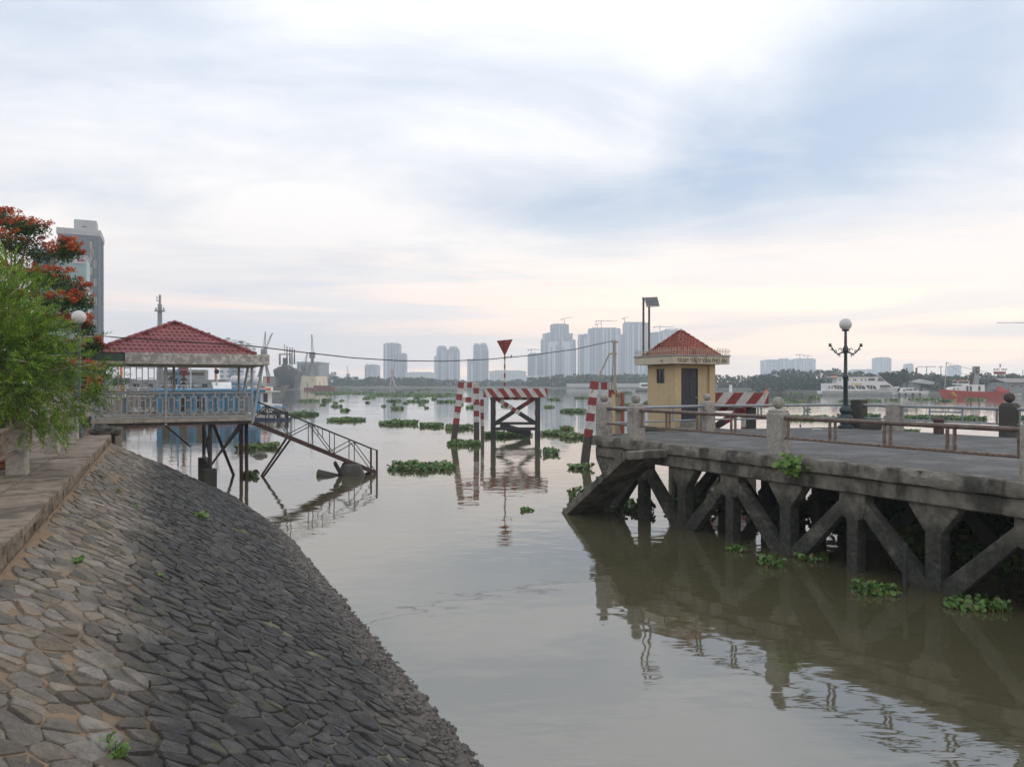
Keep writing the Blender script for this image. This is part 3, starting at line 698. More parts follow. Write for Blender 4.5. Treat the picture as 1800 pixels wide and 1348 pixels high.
def tile_face(A, B, C_, rows, tw, single, lift=.012):
    """lay tiles with a side roll on triangle A-B (eave) - C (apex)"""
    e = (B-A).normalized(); mid = (A+B)/2; up = (C_-mid); sl = up.length; up = up.normalized(); nr = e.cross(up).normalized()
    rl = sl/rows; base_ = MB()
    prof = [(-.5, .004), (.12, .0), (.2, .03), (.36, .045), (.5, .012)]
    lo, hi = -.03, rl+.03; th = .020
    vs = [e*(x*tw)+up*lo+nr*(z*.7+th+lift) for x, z in prof]+[e*(x*tw)+up*hi+nr*(z*.7+lift) for x, z in prof]+[e*(x*tw)+up*lo+nr*(z+lift-.01) for x, z in prof]
    n = len(prof); fs = [(k, k+1, n+k+1, n+k) for k in range(n-1)]+[(2*n+k, 2*n+k+1, k+1, k) for k in range(n-1)]
    me = MB().add(vs, fs).mesh('roof_tile', 'roof_tile_red', smooth=30) if single else None
    allm = MB()
    for r_ in range(rows):
        f = r_/rows; half = (B-A).length/2*(1-(r_+.35)/rows); k = 0; m_ = int(half/tw)
        for x in range(-m_, m_+1):
            p = mid+up*(r_*rl)+e*(x*tw+(tw/2 if r_ % 2 else 0))
            if single: inst('roof_tile', me, pav, p)
            else: allm.add([p+v for v in vs], fs)
    return allm
tile_face(EV[0], EV[1], AP, 9, .205, True)
bk = MB()
for a_, b_ in ((1, 2), (2, 3), (3, 0)):
    t_ = tile_face(EV[a_], EV[b_], AP, 9, .205, False); bk.add(t_.v, t_.f)
o = bk.build('far_side_tiles', 'roof_tile_red', pav, kind='stuff')
for E_ in EV:
    n_ = 14
    for k in range(n_):
        p0, p1 = E_.lerp(AP, k/n_), E_.lerp(AP, (k+1.12)/n_ if k < n_-1 else 1)
        MB().tube(p0+V((0, 0, .045)), p1+V((0, 0, .03)), .085, .07, 8).build('ridge_cap', 'roof_tile_red', pav, smooth=50)
MB().ball(AP+V((0, 0, .02)), .10, 10, 6).build('ridge_cap', 'roof_tile_red', pav, smooth=60)
# stilts
def stilt(p0, p1, r, name='stilt', mat='steel_maroon'): return MB().tube(p0, p1, r, n=8).build(name, mat, pav, smooth=40)
for (i, j) in ((4.35, .55), (4.35, 5.8), (.4, 5.8)):
    w_ = Q(i, j); MB().box(V((w_.x, w_.y, .15)), (.52, .52, 1.0), NS, TA).build('footing', 'concrete_dark', pav, bevel=.03)
    stilt(Q(i, j, .6), Q(i, j, FZ-.2), .085, 'stilt', 'steel_dark')
stilt(Q(4.35, .55, .75), Q(4.35, 5.8, .75), .07, 'brace', 'steel_dark'); stilt(Q(4.35, .55, 2.3), Q(4.35, 5.8, .9), .045, 'brace', 'steel_dark'); stilt(Q(4.35, .55, .9), Q(4.35, 5.8, 2.3), .045, 'brace', 'steel_dark')
for i in (5.75, 5.98): stilt(Q(i, 1.95, -1), Q(i-.02, 1.95, FZ-.2), .085)
stilt(Q(5.7, 3.9, -.4), Q(4.45, .35, FZ-.25), .07, 'brace')
for k in range(4): stilt(Q(4.42+.05*k, .62+.35*k, .82+.02*k), Q(5.6+.1*k, .4+.3*k, FZ-.22), .045, 'brace', 'steel_dark')
stilt(Q(2.5, .1, FZ-.2), Q(3.6, 1.6, 1.55), .035, 'loose_strut', 'steel_dark')
stilt(Q(.25, .3, .4), Q(.25, .3, FZ-.2), .09)
# ---- gangway
G0, G1 = V((-11.62, 33.0, 2.60)), V((-6.45, 35.3, .04)); GV = TA*1.1
gw = thing('gangway', 'rusty steel gangway sloping from the pavilion down into the water', 'gangway', (G1.x, G1.y, 0))
for sd, nm in ((V((0, 0, 0)), 'near'), (GV, 'far')):
    def T(t, up): return G0.lerp(G1, t)+sd+V((0, 0, up))
    MB().beam(T(-.01, 0), T(1.0, 0), .07, .20).build('side_beam', 'steel_maroon', gw, bevel=.01)
    MB().beam(T(.0, 1.02), T(1.0, 1.08), .05, .05).build('hand_rail', 'steel_dark', gw)
    tn, bn = (.13, .47, .81), (.30, .645, .985)
    for t_ in tn+bn[:2]: MB().tube(T(t_, .08), T(t_, 1.04), .022, n=6).build('upright', 'steel_dark', gw)
    for t_ in (.20, .55): MB().tube(T(t_, .62), T(t_, 1.04), .018, n=6).build('upright', 'steel_dark', gw)
    for t0, t1 in ((.0, .13), (.30, .47), (.645, .81)): MB().tube(T(t0, .1), T(t1, 1.02), .022, n=6).build('diagonal', 'steel_dark', gw)
    for t0, t1 in ((.13, .30), (.47, .645), (.81, .985)): MB().tube(T(t0, 1.02), T(t1, .1), .022, n=6).build('diagonal', 'steel_dark', gw)
    MB().tube(T(1.0, -.5), T(1.0, 1.12), .05, n=8).build('end_post', 'steel_maroon', gw)
    MB().tube(T(.30, -.02), Q(6.2, 2.3, -.8)+sd*.35, .05, n=7).build('prop', 'steel_maroon', gw)
MB().slab([G0+V((0, 0, .08)), G1+V((0, 0, .08)), G1+GV+V((0, 0, .08)), G0+GV+V((0, 0, .08))], V((0, 0, .03))).build('deck_plate', 'steel_dark', gw)
# ---- half-sunken float and a rock
def lump(c, rad, seed, rough=.25, n=14, m=9, flat=0.):
    mb = MB(); vs = []
    for i in range(m+1):
        for k in range(n):
            th, ph = 2*math.pi*k/n, math.pi*i/m
            d = V((math.sin(ph)*math.cos(th), math.sin(ph)*math.sin(th), -math.cos(ph)))
            r_ = 1+rough*noise.noise(d*1.6+V((seed, 0, 0))); vs.append(V(c)+V((d.x*rad[0]*r_, d.y*rad[1]*r_, d.z*rad[2]*r_)))
    mb.add(vs, [(i*n+k, i*n+(k+1) % n, (i+1)*n+(k+1) % n, (i+1)*n+k) for i in range(m) for k in range(n)]); return mb
c = Wt(605, 836); fo = thing('sunken_float', 'dark half-sunken float lying in the water under the gangway foot', 'float', c)
fbx = MB(); e = V((.93, .36, 0)); 
fbx.slab([c+V((-.35, .0, -.2)), c+V((-.02, .0, .56)), c+V((.75, .1, .52)), c+V((1.05, .2, -.2))], V((-.25, .9, .0)))
fbx.build('body', 'rock', fo, bevel=.1)
MB().box(c+V((-.30, .1, .30)), (.16, .9, .72), V((.85, .2, .48)), V((-.25, .97, 0)), V((-.48, 0, .87))).build('fender', 'rubber', fo, bevel=.05)
MB().tube(c+V((-1.30, .15, .10)), c+V((-.30, .15, -.06)), .19, .12, 12).build('end_drum', 'rock', fo, bevel=.03)
o = lump(Wt(455, 802)+V((0, .2, -.02)), (.42, .32, .26), 4).build('boulder', 'rock', origin=Wt(455, 802), smooth=179); tag(o, 'rounded boulder breaking the water behind the pavilion stilts', 'rock')
for k, (px, py, r_) in enumerate(((188, 752, .34), (176, 758, .3), (197, 762, .22))):
    c = P(px, py, 25.5); o = lump(V((c.x, c.y, GZ+.02)), (r_*1.05, r_*.9, r_*.62), 9+k*3, .75).build('rubble_stone', 'concrete_dark', origin=(c.x, c.y, GZ), smooth=25)
    tag(o, ('largest', 'left', 'smallest')[k]+' dark rubble stone at the far end of the kerb', 'rock', 'rubble at the end of the walkway')
# ================================================================== PIER
E0 = V((4.9, 21.98, 0)); DT = V((.4919, -.8706, 0)); DN = V((.8706, .4919, 0)); DZ = 2.51
def E(t, off, z=0.): return E0+DT*t+DN*off+V((0, 0, z))
pier = thing('concrete_pier', 'old concrete pier with asphalt deck on stained columns and slanting braces', 'pier', E(4, 6, 0))
TN = 40.
deckp = [E(TN, .06), E(-4.2, .06), V((7.35, 29.15, 0)), V((13.5, 30.9, 0)), E(TN, 12.3)]
MB().prism([(p.x, p.y) for p in deckp][::-1], DZ-.28, DZ-.006).build('deck_slab', 'concrete_dark', pier)
MB().prism([(p.x, p.y) for p in [E(TN, .30), E(-3.9, .30), V((7.3, 28.85, 0)), V((13.4, 30.6, 0)), E(TN, 12.0)]][::-1], DZ-.005, DZ+.006).build('asphalt_deck', 'asphalt', pier)
re_ = random.Random(12)
for t_ in (-.4, 5.1, 10.6, 16.1): MB().beam(E(t_, .31, DZ+.0085), E(t_+.15, 11.9, DZ+.0085), .05, .004).build('deck_joint', 'steel_dark', pier)
MB().beam(E(-3.5, 6.1, DZ+.0088), E(24, 6.2, DZ+.0088), .05, .004).build('deck_joint', 'steel_dark', pier)
def ragged(p_of, t0, t1, z0, z1, depth, step=.14, amt=.02, chip=.05, name='edge_band', mat='pier_side'):
    """weathered concrete band with a chipped upper arris: p_of(t, off, z)"""
    n = int((t1-t0)/step); rows = [(depth, z1), (.05, z1), (.0, z1-.03), (-.005, (z0*.4+z1*.6)), (.0, z0+.03), (.03, z0), (depth, z0)]; vs = []
    for k in range(n+1):
        t = t0+(t1-t0)*k/n; c_ = max(0, noise.noise(V((t*1.7, z0, 2))))*chip*2.2+max(0, noise.noise(V((t*6, z0, 5))))*chip
        for j, (o_, z) in enumerate(rows):
            jx = amt*noise.noise(V((t*3.1, z*7+j, 1))); jz = amt*.6*noise.noise(V((t*2.7, z*5+j, 9)))
            if j == 1: o_ += c_*.9
            if j == 2: o_ += c_*.7; jz -= c_*.8
            if j in (0, 6): jx = jz = 0
            vs.append(p_of(t, o_+jx, z+jz))
    m_ = len(rows); mb = MB().add(vs, [(k*m_+j, k*m_+j+1, (k+1)*m_+j+1, (k+1)*m_+j) for k in range(n) for j in range(m_-1)])
    return mb.build(name, mat, pier, smooth=35)
ragged(lambda t, o_, z: E(t, o_-.06, z), -4.33, 24, DZ-.31, DZ+.012, .4, .09, .028, .085)
ragged(lambda t, o_, z: E(t, o_+.06, z), -4.1, 24, DZ-.69, DZ-.315, .34, amt=.012, chip=.02, name='edge_beam')
A_, B_ = E(-4.30, -.06), V((7.35, 29.35, 0)); eA = (B_-A_).normalized(); nA = V((-eA.y, eA.x, 0))
ragged(lambda t, o_, z: B_-eA*t-nA*o_+nA*.02+V((0, 0, z)), 0, (B_-A_).length+.02, DZ-.31, DZ+.013, .4)
ragged(lambda t, o_, z: B_-eA*t-nA*(o_+.1)+V((0, 0, z)), 0, (B_-A_).length-.15, DZ-.69, DZ-.316, .34, amt=.012, chip=.02, name='edge_beam')
qv = [(E(-4.0, 3.9), E(24, 3.9)), (E(-3.5, 7.7), E(24, 7.7)), (E(-3.2, 11.8), E(24, 11.8))]
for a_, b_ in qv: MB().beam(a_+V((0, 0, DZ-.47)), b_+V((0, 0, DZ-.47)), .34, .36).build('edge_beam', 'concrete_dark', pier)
pm('column', (.022, .025, .021), (.058, .060, .050), 9., .92, 1., 30, (.15, .145, .125), 1.3, .6, .55, .68, dstretch=(1, 1, 1.6))
def column_meshes():
    out = {}
    def prism_t(poly, y0, y1):                  # polygon in (t, z), thickness across the pier
        mb = MB(); n = len(poly); vs = [DT*a+DN*y0+V((0, 0, z)) for a, z in poly]+[DT*a+DN*y1+V((0, 0, z)) for a, z in poly]
        mb.add(vs, [tuple(range(n)), tuple(range(2*n-1, n-1, -1))]+[(k, n+k, n+(k+1) % n, (k+1) % n) for k in range(n)]); return mb
    top = DZ-.66
    out['haunch'] = prism_t([(-.17, -1.2), (.17, -1.2), (.17, 1.22), (.52, 1.72), (.52, top), (-.52, top), (-.52, 1.72), (-.17, 1.22)], -.17, .17).mesh('column', 'column')
    out['plain'] = prism_t([(-.14, -1.2), (.14, -1.2), (.14, 1.2), (.26, 1.24), (.34, 1.5), (.34, top), (-.34, top), (-.34, 1.5), (-.26, 1.24), (-.14, 1.2)], -.165, .165).mesh('column', 'column')
    for s_ in (-1, 1):
        p = [(s_*.27, 1.70), (s_*.24, 1.30), (s_*1.72, -.35), (s_*1.88, .08)]
        if s_ < 0: p = p[::-1]
        out[s_] = prism_t(p, -.14, .14).mesh('brace', 'column')
    return out
m = MAT['column']; q = NG(m.node_tree); b_ = m.node_tree.nodes['Principled BSDF']; lk = b_.inputs['Base Color'].links[0].from_socket
pz = q.n('ShaderNodeNewGeometry').outputs['Position']; zz_ = q.m('ADD', q.sep(pz)[2], q.m('MULTIPLY', q.m('SUBTRACT', q.noise(pz, 2.5, 5, .6), .5), .7))
q.put(b_.inputs['Base Color'], q.mix(q.smooth(zz_, 1.15, 1.65), lk, q.mix(q.smooth(q.noise(pz, 6., 5, .6), .35, .65), (.085, .08, .066), (.165, .156, .132))))   # dry concrete above the tide mark
cmx = column_meshes()
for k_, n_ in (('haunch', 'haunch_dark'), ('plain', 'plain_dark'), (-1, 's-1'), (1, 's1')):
    cmx[n_] = cmx[k_].copy(); cmx[n_].materials.clear(); cmx[n_].materials.append(MAT['concrete_dark'])  # inner rows in darker concrete: the shade under the deck put into the colour
for row, off in enumerate((.34, 3.9, 7.7, 11.8)):
    for k in range(-2, 11 if row == 0 else 9):
        if row and k == -2 and row > 1: continue
        p = E(k*1.9, off); hb = k % 2 == 0
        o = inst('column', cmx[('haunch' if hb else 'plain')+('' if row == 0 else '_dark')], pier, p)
        if row == 0: b = o.modifiers.new('bevel', 'BEVEL'); b.width = .02; b.segments = 2
        if not hb:
            for s_ in (-1, 1):
                o = inst('brace', cmx[s_ if row == 0 else 's%d' % s_], pier, p)
                if row == 0: b = o.modifiers.new('bevel', 'BEVEL'); b.width = .02; b.segments = 2
    
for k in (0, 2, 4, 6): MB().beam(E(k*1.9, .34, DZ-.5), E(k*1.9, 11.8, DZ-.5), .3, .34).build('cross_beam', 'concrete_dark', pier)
MB().tube(E(7.25, -.25, -.6), E(7.25, -.22, 1.0), .05, n=8).build('broken_pile', 'timber_black', pier, smooth=40)
# landing stair along the pier's side
st = MB(); W0, W1 = -1.42, -.02
st.slab([E(-.40, W1, 2.34), E(-.40, W0, 2.34), E(-.66, W0, 2.34), E(-.66, W1, 2.34)], V((0, 0, -.24)))
ia, ib = E(-.66, W0, 2.34), E(-4.5, W0, -.26); ic, id_ = E(-4.5, W1, -.26), E(-.66, W1, 2.34)
st.slab([ia, ib, ic, id_], V((0, 0, -.26)))
st.build('stair_slab', 'pier_side', pier, bevel=.02)
for k in range(11):
    t = -.7-k*.315; z = 2.34-.213*(k+.6)+.05
    MB().box(E(t-.15, (W0+W1)/2+.02, z-.1), (.31, W1-W0-.16, .2), DT, DN).build('stair_step', 'pier_side', pier, bevel=.01)
# ---- railings
def railing(name, label, pts, posts, mat_top, mat_low, zs=(.95, .43), rr=(.055, .034), bal='steel_rust', pairs=(.25, .5, .75), first=0., double=True):
    t = thing(name, label, 'railing', (pts[0].x, pts[0].y, DZ), 'railings of the pier')
    for p, (ball, w, h, mt) in zip(pts, posts):
        if w: 
            pb = post_mesh(MB(), V((p.x, p.y, DZ-.02)), w, h, ball, math.atan2(DT.y, DT.x)).build('post', mt, t, bevel=.012)
            if ball: MB().ball(V((p.x, p.y, DZ+h+.17+w*.30)), w*.34, 18, 12).build('ball_finial', mt, pb, smooth=179)
    for (a, wa), (b, wb) in zip([(p, q_[1]) for p, q_ in zip(pts, posts)][:-1], [(p, q_[1]) for p, q_ in zip(pts, posts)][1:]):
        d = (b-a).normalized(); a2, b2 = a+d*(wa*.5-.02), b-d*(wb*.5-.02)
        for z, r, mt in ((zs[0], rr[0], mat_top), (zs[1], rr[1], mat_low)):
            MB().tube(a2+V((0, 0, DZ+z)), b2+V((0, 0, DZ+z)), r, n=12).build('rail_pipe', mt, t, smooth=40)
        L_ = (b2-a2).length
        if L_ < 2.4: continue
        for f in (.02,)+tuple(pairs)+(.98,):
            for dd in ((-.075, .075) if double and .1 < f < .9 else (0,)):
                p = a2+d*(L_*f+dd); MB().tube(p+V((0, 0, DZ+zs[1])), p+V((0, 0, DZ+zs[0])), .038, n=8).build('baluster', bal, t, smooth=40)
    return t
cp = (True, .46, 1.02, 'concrete_post')
near_t = (-4.17, -2.42, 3.38, 9.46, 15.3, 21.1)
railing('pier_railing', 'rusty brown pipe railing with ball-topped posts along the near pier edge', [E(t, .42) for t in near_t], [cp]*6, 'steel_brown', 'steel_rust')
p1, p3, p5 = E(-4.17, .42), V((7.5, 28.45, 0)), V((13.85, 30.15, 0))
railing('pier_railing', 'grey pipe railing across the pier end in front of the booth', [p1, p3, p5], [(False, 0, 0, ''), (True, .42, 1.0, 'concrete_post'), (False, .0, 0, '')], 'steel_grey', 'steel_grey', bal='steel_grey', pairs=(.33, .66))
far_pts = [p5+V((.25, -.1, 0)), V((14.75, 28.5, 0)), V((16.95, 25.2, 0)), E(8.9, 11.75), E(15, 11.75)]
r3 = railing('pier_railing', 'dark steel railing with a stepped panel along the far pier edge', far_pts, [(False, .5, 1.18, 'concrete_dark'), (False, .50, 1.05, 'concrete_post'), (True, .5, 1.02, 'concrete_dark'), cp, cp], 'steel_grey', 'steel_grey', bal='steel_grey', pairs=())
a, b = far_pts[1], far_pts[2]; d = (b-a).normalized()
for f, g_ in ((.30, .55), (.55, .80)): pass
for f in (.33, .62, .9): MB().tube(a.lerp(b, f)+V((0, 0, DZ+.43)), a.lerp(b, f)+V((0, 0, DZ+.95)), .035, n=8).build('baluster', 'steel_grey', r3)
MB().tube(a.lerp(b, .33)+V((0, 0, DZ+.78)), a.lerp(b, .62)+V((0, 0, DZ+.78)), .03, n=8).build('step_bar', 'steel_grey', r3)
for f in (.45, .5): MB().tube(a.lerp(b, f)+V((0, 0, DZ+.78)), a.lerp(b, f)+V((0, 0, DZ+.95)), .022, n=6).build('baluster', 'steel_grey', r3)
globe_lamp((13.42, 29.75, DZ), 3.97, .24, 'ornate dark lamp with scroll arms and one globe at the pier end', True)
c = V((15.35, 26.6, DZ)); o = MB().lathe(c, [(.17, 0), (.17, .46), (.20, .48), (.20, .54), (.15, .58), (.05, .6)], 14).build('mooring_bollard', 'steel_maroon', origin=c, smooth=45); tag(o, 'short brown mooring bollard on the asphalt by the far rail', 'bollard')
c = V((14.2, 29.2, DZ)); o = MB().box(c+V((0, 0, .1)), (.72, .3, .19), V((.8, -.6, 0)), V((.6, .8, 0))).build('kerb_block', 'concrete_dark', origin=c, bevel=.02); tag(o, 'low dark block lying beside the ornate lamp', 'block')
c = V((11.7, 30.0, DZ+.006)); bo = thing('water_bottle', 'small clear plastic bottle standing on the pier near the end rail', 'bottle', c)
MB().lathe(c, [(.035, 0), (.038, .02), (.038, .15), (.014, .20), (.014, .22)], 10).build('body', 'bottle', bo, smooth=40); MB().lathe(c, [(.039, .06), (.039, .12)], 10).build('wrapper', 'navy', bo, smooth=40); MB().lathe(c, [(.017, .215), (.017, .24)], 8).build('cap', 'navy', bo)
c = W3 = V((11.9, 28.8, DZ+.01)); rg = MB(); vs = []
for i in range(7):
    for j in range(5): vs.append(c+V((-.18+.06*i+.01*math.sin(j*3), -.1+.05*j, .02+.03*abs(noise.noise(V((i*.8, j*.9, 4)))))))
rg.add(vs, [(i*5+j, i*5+j+1, (i+1)*5+j+1, (i+1)*5+j) for i in range(6) for j in range(4)]).slab([c+V((-.1, -.05, 0)), c+V((.1, -.05, 0)), c+V((.1, .05, 0)), c+V((-.1, .05, 0))], V((0, 0, .02)))
o = rg.build('crumpled_rag', 'cloth_white', origin=c, smooth=60); tag(o, 'crumpled white rag lying on the pier asphalt', 'rag')
# ================================================================== GAUGE BOOTH
BC = V((6.51, 29.5, 0)); e1 = V((.9205, .3907, 0)); e2 = V((-.3907, .9205, 0)); BS = 1.97; BZ, FB, FT = 2.45, 5.10, 5.41
def B(i, j, z=0.): return BC+e1*i+e2*j+V((0, 0, z))
booth = thing('gauge_booth', 'small yellow booth with a tiled pyramid roof and lettered fascia', 'booth', B(1, 1, BZ))
def bbx(mb, i0, i1, j0, j1, z0, z1): return mb.box(B((i0+i1)/2, (j0+j1)/2, (z0+z1)/2), (i1-i0, j1-j0, z1-z0), e1, e2)
plat = bbx(MB(), -.35, 2.6, -.35, 2.5, BZ-.22, BZ-.004).build('base_slab', 'concrete_dark', booth)
for i, j in ((0, 0), (2.3, 0), (0, 2.2), (2.3, 2.2)): MB().tube(B(i, j, -1), B(i, j, BZ-.22), .16, n=10).build('leg', 'concrete_dark', booth)
# walls round the openings
wl = MB(); bbx(wl, 0, .14, .12, .74, BZ, FB); bbx(wl, 0, .14, 1.31, BS-.14, BZ, FB); bbx(wl, 0, .14, .74, 1.31, BZ, 4.33); bbx(wl, 0, .14, .74, 1.31, 4.92, FB)
wl.build('side_wall', 'booth_wall', booth)
wf = MB(); bbx(wf, .30, .32, .12, .24, BZ+.33, 4.94); bbx(wf, 1.20, 1.68, .12, .24, BZ, FB); bbx(wf, .30, 1.2, .12, .24, 4.945, FB); wf.build('front_wall', 'booth_wall', booth)
bbx(MB(), .0, .295, -.0, .118, BZ, FB).build('pilaster', 'booth_wall', booth, bevel=.01); bbx(MB(), 1.68, BS, .0, .238, BZ, FB).build('pilaster', 'booth_wall', booth, bevel=.01)
bbx(MB(), BS-.14, BS, .24, BS-.14, BZ, FB).build('side_wall', 'booth_wall', booth); bbx(MB(), 0, BS, BS-.138, BS, BZ, FB).build('back_wall', 'booth_wall', booth)
bbx(MB(), .16, 1.2, -.32, .235, BZ, BZ+.12).build('door_step', 'concrete', booth, bevel=.01); bbx(MB(), .25, 1.19, -.08, .235, BZ+.12, BZ+.33).build('door_step', 'concrete', booth, bevel=.01)
dr = bbx(MB(), .325, 1.195, .15, .20, BZ+.335, 4.935).build('door', 'door', booth)
for (x0, x1) in ((.40, .72), (.80, 1.12)):
    for z0, z1 in ((BZ+.45, BZ+1.15), (BZ+1.27, BZ+1.95), (BZ+2.05, BZ+2.38)): bbx(MB(), x0, x1, .135, .149, z0, z1).build('door_panel', 'door', dr, bevel=.012)
bbx(MB(), .325, .375, .13, .155, BZ+.335, 4.93).build('door_frame', 'door', dr); bbx(MB(), 1.145, 1.195, .13, .155, BZ+.335, 4.93).build('door_frame', 'door', dr)
MB().tube(B(1.10, .13, BZ+1.3), B(1.10, .06, BZ+1.3), .02, n=8).tube(B(1.10, .06, BZ+1.3), B(1.0, .06, BZ+1.3), .014, n=8).build('handle', 'alu', dr)
wn = MB()
for a_ in ((.74, .78, 4.33, 4.92), (1.27, 1.31, 4.33, 4.92), (.78, 1.27, 4.33, 4.37), (.78, 1.27, 4.88, 4.92), (1.0, 1.03, 4.37, 4.88)): bbx(wn, .03, .08, a_[0], a_[1], a_[2], a_[3])
wn = wn.build('window', 'door', booth); bbx(MB(), .05, .06, .78, 1.27, 4.37, 4.88).build('pane', 'glass_dark', wn)
OH = .40
fs_ = MB(); bbx(fs_, -OH, BS+OH, -OH, -OH+.09, FB, FT); bbx(fs_, -OH, -OH+.09, -OH+.092, BS+OH-.092, FB+.001, FT-.001); bbx(fs_, BS+OH-.09, BS+OH, -OH+.092, BS+OH-.092, FB+.001, FT-.001); bbx(fs_, -OH, BS+OH, BS+OH-.09, BS+OH, FB, FT)
fs_ = fs_.build('fascia', 'booth_fascia', booth, bevel=.008)
bbx(MB(), -OH+.092, BS+OH-.092, -OH+.092, BS+OH-.092, FB+.02, FB+.12).build('ceiling', 'booth_fascia', booth)
gt = MB()
for a_ in ((-OH-.03, BS+OH+.03, -OH-.035, -OH+.06), (-OH-.03, BS+OH+.03, BS+OH-.06, BS+OH+.035), (-OH-.035, -OH+.06, -OH+.062, BS+OH-.062), (BS+OH-.06, BS+OH+.035, -OH+.062, BS+OH-.062)): bbx(gt, a_[0], a_[1], a_[2], a_[3], FT+.002, FT+.055)
gt.build('gutter_rim', 'gutter', booth, bevel=.01)
bbx(MB(), -OH+.095, BS+OH-.095, -OH+.095, BS+OH-.095, FT-.06, FT-.01).build('roof_deck', 'concrete', booth)
# lettering
cu_ = bpy.data.curves.new('t', 'FONT'); cu_.body = 'TRẠM THỦY VĂN PHÚ AN'; cu_.size = .22; cu_.extrude = .006; cu_.space_character = 1.0
to = bpy.data.objects.new('t', cu_); col.objects.link(to); bpy.context.view_layer.update()
me = bpy.data.meshes.new_from_object(to.evaluated_get(bpy.context.evaluated_depsgraph_get())); bpy.data.objects.remove(to)
xs = [v.co.x for v in me.vertices]; x0, x1 = min(xs), max(xs); zs_ = [v.co.y for v in me.vertices if True]; k_ = 2.42/(x1-x0)
vs = [B(-.20+(v.co.x-x0)*k_, -OH-.012-v.co.z, FB+.055+v.co.y*1.12) for v in me.vertices]
tb_ = MB(); tb_.add(vs, [tuple(p.vertices) for p in me.polygons]); tb_.build('lettering', 'letter', booth, label='dark weathered capital letters on the fascia'); bpy.data.meshes.remove(me)
MB().tube(B(-OH-.12, .3, FB+.15), B(-OH+.01, .3, FB+.15), .03, n=8).build('drain_pipe', 'concrete_post', booth)
# roof
RB = .16; rv = [B(-RB, -RB, FT+.0), B(BS+RB, -RB, FT), B(BS+RB, BS+RB, FT), B(-RB, BS+RB, FT)]; ra = B(BS/2, BS/2, 6.50)
MB().add(rv+[ra], [(0, 1, 4), (1, 2, 4), (2, 3, 4), (3, 0, 4), (3, 2, 1, 0)]).build('roof_pyramid', 'roof_tile_brick', booth)
def small_tiles(A, Bp, C_, rows, tw):
    e = (Bp-A).normalized(); mid = (A+Bp)/2; up = C_-mid; sl = up.length; up = up.normalized(); nr = e.cross(up).normalized(); rl = sl/rows; mb = MB()
    prof = [(-.5, .0), (-.2, .012), (.1, .03), (.34, .03), (.5, .006)]
    for r_ in range(rows):
        half = (Bp-A).length/2*(1-(r_+.45)/rows); m_ = int(half/tw)
        for x in range(-m_, m_+1):
            p = mid+up*(r_*rl)+e*(x*tw+(tw/2 if r_ % 2 else 0)); n = 5
            vs = [p+e*(a*tw)+up*-.02+nr*(z+.03) for a, z in prof]+[p+e*(a*tw)+up*(rl+.02)+nr*(z+.008) for a, z in prof]+[p+e*(a*tw)+up*-.02+nr*(z-.0) for a, z in prof]
            mb.add(vs, [(k, k+1, n+k+1, n+k) for k in range(n-1)]+[(2*n+k, 2*n+k+1, k+1, k) for k in range(n-1)])
    return mb
for k in range(4): small_tiles(rv[k], rv[(k+1) % 4], ra, 12, .15).build('roof_tiles', 'roof_tile_brick', booth, kind='stuff', smooth=30)
for E_ in rv:
    rc = MB()
    for k in range(9): rc.tube(E_.lerp(ra, k/9)+V((0, 0, .05)), E_.lerp(ra, (k+1.12)/9 if k < 8 else 1)+V((0, 0, .03)), .065, .05, 8)
    rc.build('ridge_tiles', 'roof_tile_brick', booth, smooth=45)
sp = MB(); sp.tube((0, 0, 0), (0, 0, .30), .008, n=5); sp.path([(0, 0, .15), (0, -.04, .17), (0, -.10, .16)], .007, 4); spm = sp.mesh('spike', 'booth_fascia')
n = 28; rim = [(B(-OH, -OH), e1, 0.), (B(-OH, BS+OH), -e2, -math.pi/2), (B(BS+OH, -OH), e2, math.pi/2), (B(BS+OH, BS+OH), -e1, math.pi)]
yaw = math.atan2(e1.y, e1.x); rsp = random.Random(4)
for org, dr_, rz in rim:
    for k in range(n):
        p = org+dr_*((BS+2*OH)*(k+.5)/n); inst('spike', spm, booth, V((p.x, p.y, FT+.055)), (rsp.uniform(-.06, .06), rsp.uniform(-.06, .06), yaw+rz), (1, 1, rsp.uniform(.85, 1.08)))
# ---- solar panel on two poles
s0, s1 = B(-.2, 1.98, 0), B(-.2, 1.55, 0)
sol = thing('solar_panel', 'small dark solar panel on two rusty poles above the booth roof', 'solar panel', (s0.x, s0.y, FT))
MB().tube((s0.x, s0.y, FT-.01), (s0.x, s0.y, 7.92), .045, n=10).build('pole', 'steel_brown', sol, smooth=40); MB().tube((s1.x, s1.y, FT-.01), (s1.x, s1.y, 7.52), .045, n=10).build('pole', 'steel_brown', sol, smooth=40)
qa, qb, qc, qd = P(1132, 524, 31.25), P(1155, 523, 31.7), P(1159, 539, 31.1), P(1136, 540, 30.7)
nn = (qb-qa).cross(qd-qa).normalized(); pnl = MB().slab([qa, qb, qc, qd], nn*-.04).build('frame', 'alu', sol)
def ins(u, v_): return qa.lerp(qb, u).lerp(qd.lerp(qc, u), v_)
MB().slab([ins(.04, .06), ins(.96, .06), ins(.96, .94), ins(.04, .94)], nn*.004).build('cells', 'solar', pnl); MB().slab([ins(.04, .06)-nn*.05, ins(.96, .06)-nn*.05, ins(.96, .94)-nn*.05, ins(.04, .94)-nn*.05], nn*.004).build('back_sheet', 'solar', pnl)
for f in (.28, .5, .72): MB().beam(ins(.05, f)+nn*.006, ins(.95, f)+nn*.006, .012, .003, nn).beam(ins(.05, f)-nn*.053, ins(.95, f)-nn*.053, .012, .003, nn).build('cell_bar', 'gutter', pnl)
MB().beam(qa-(qb-qa)*.12, qb, .05, .05).build('top_bar', 'steel_brown', sol)
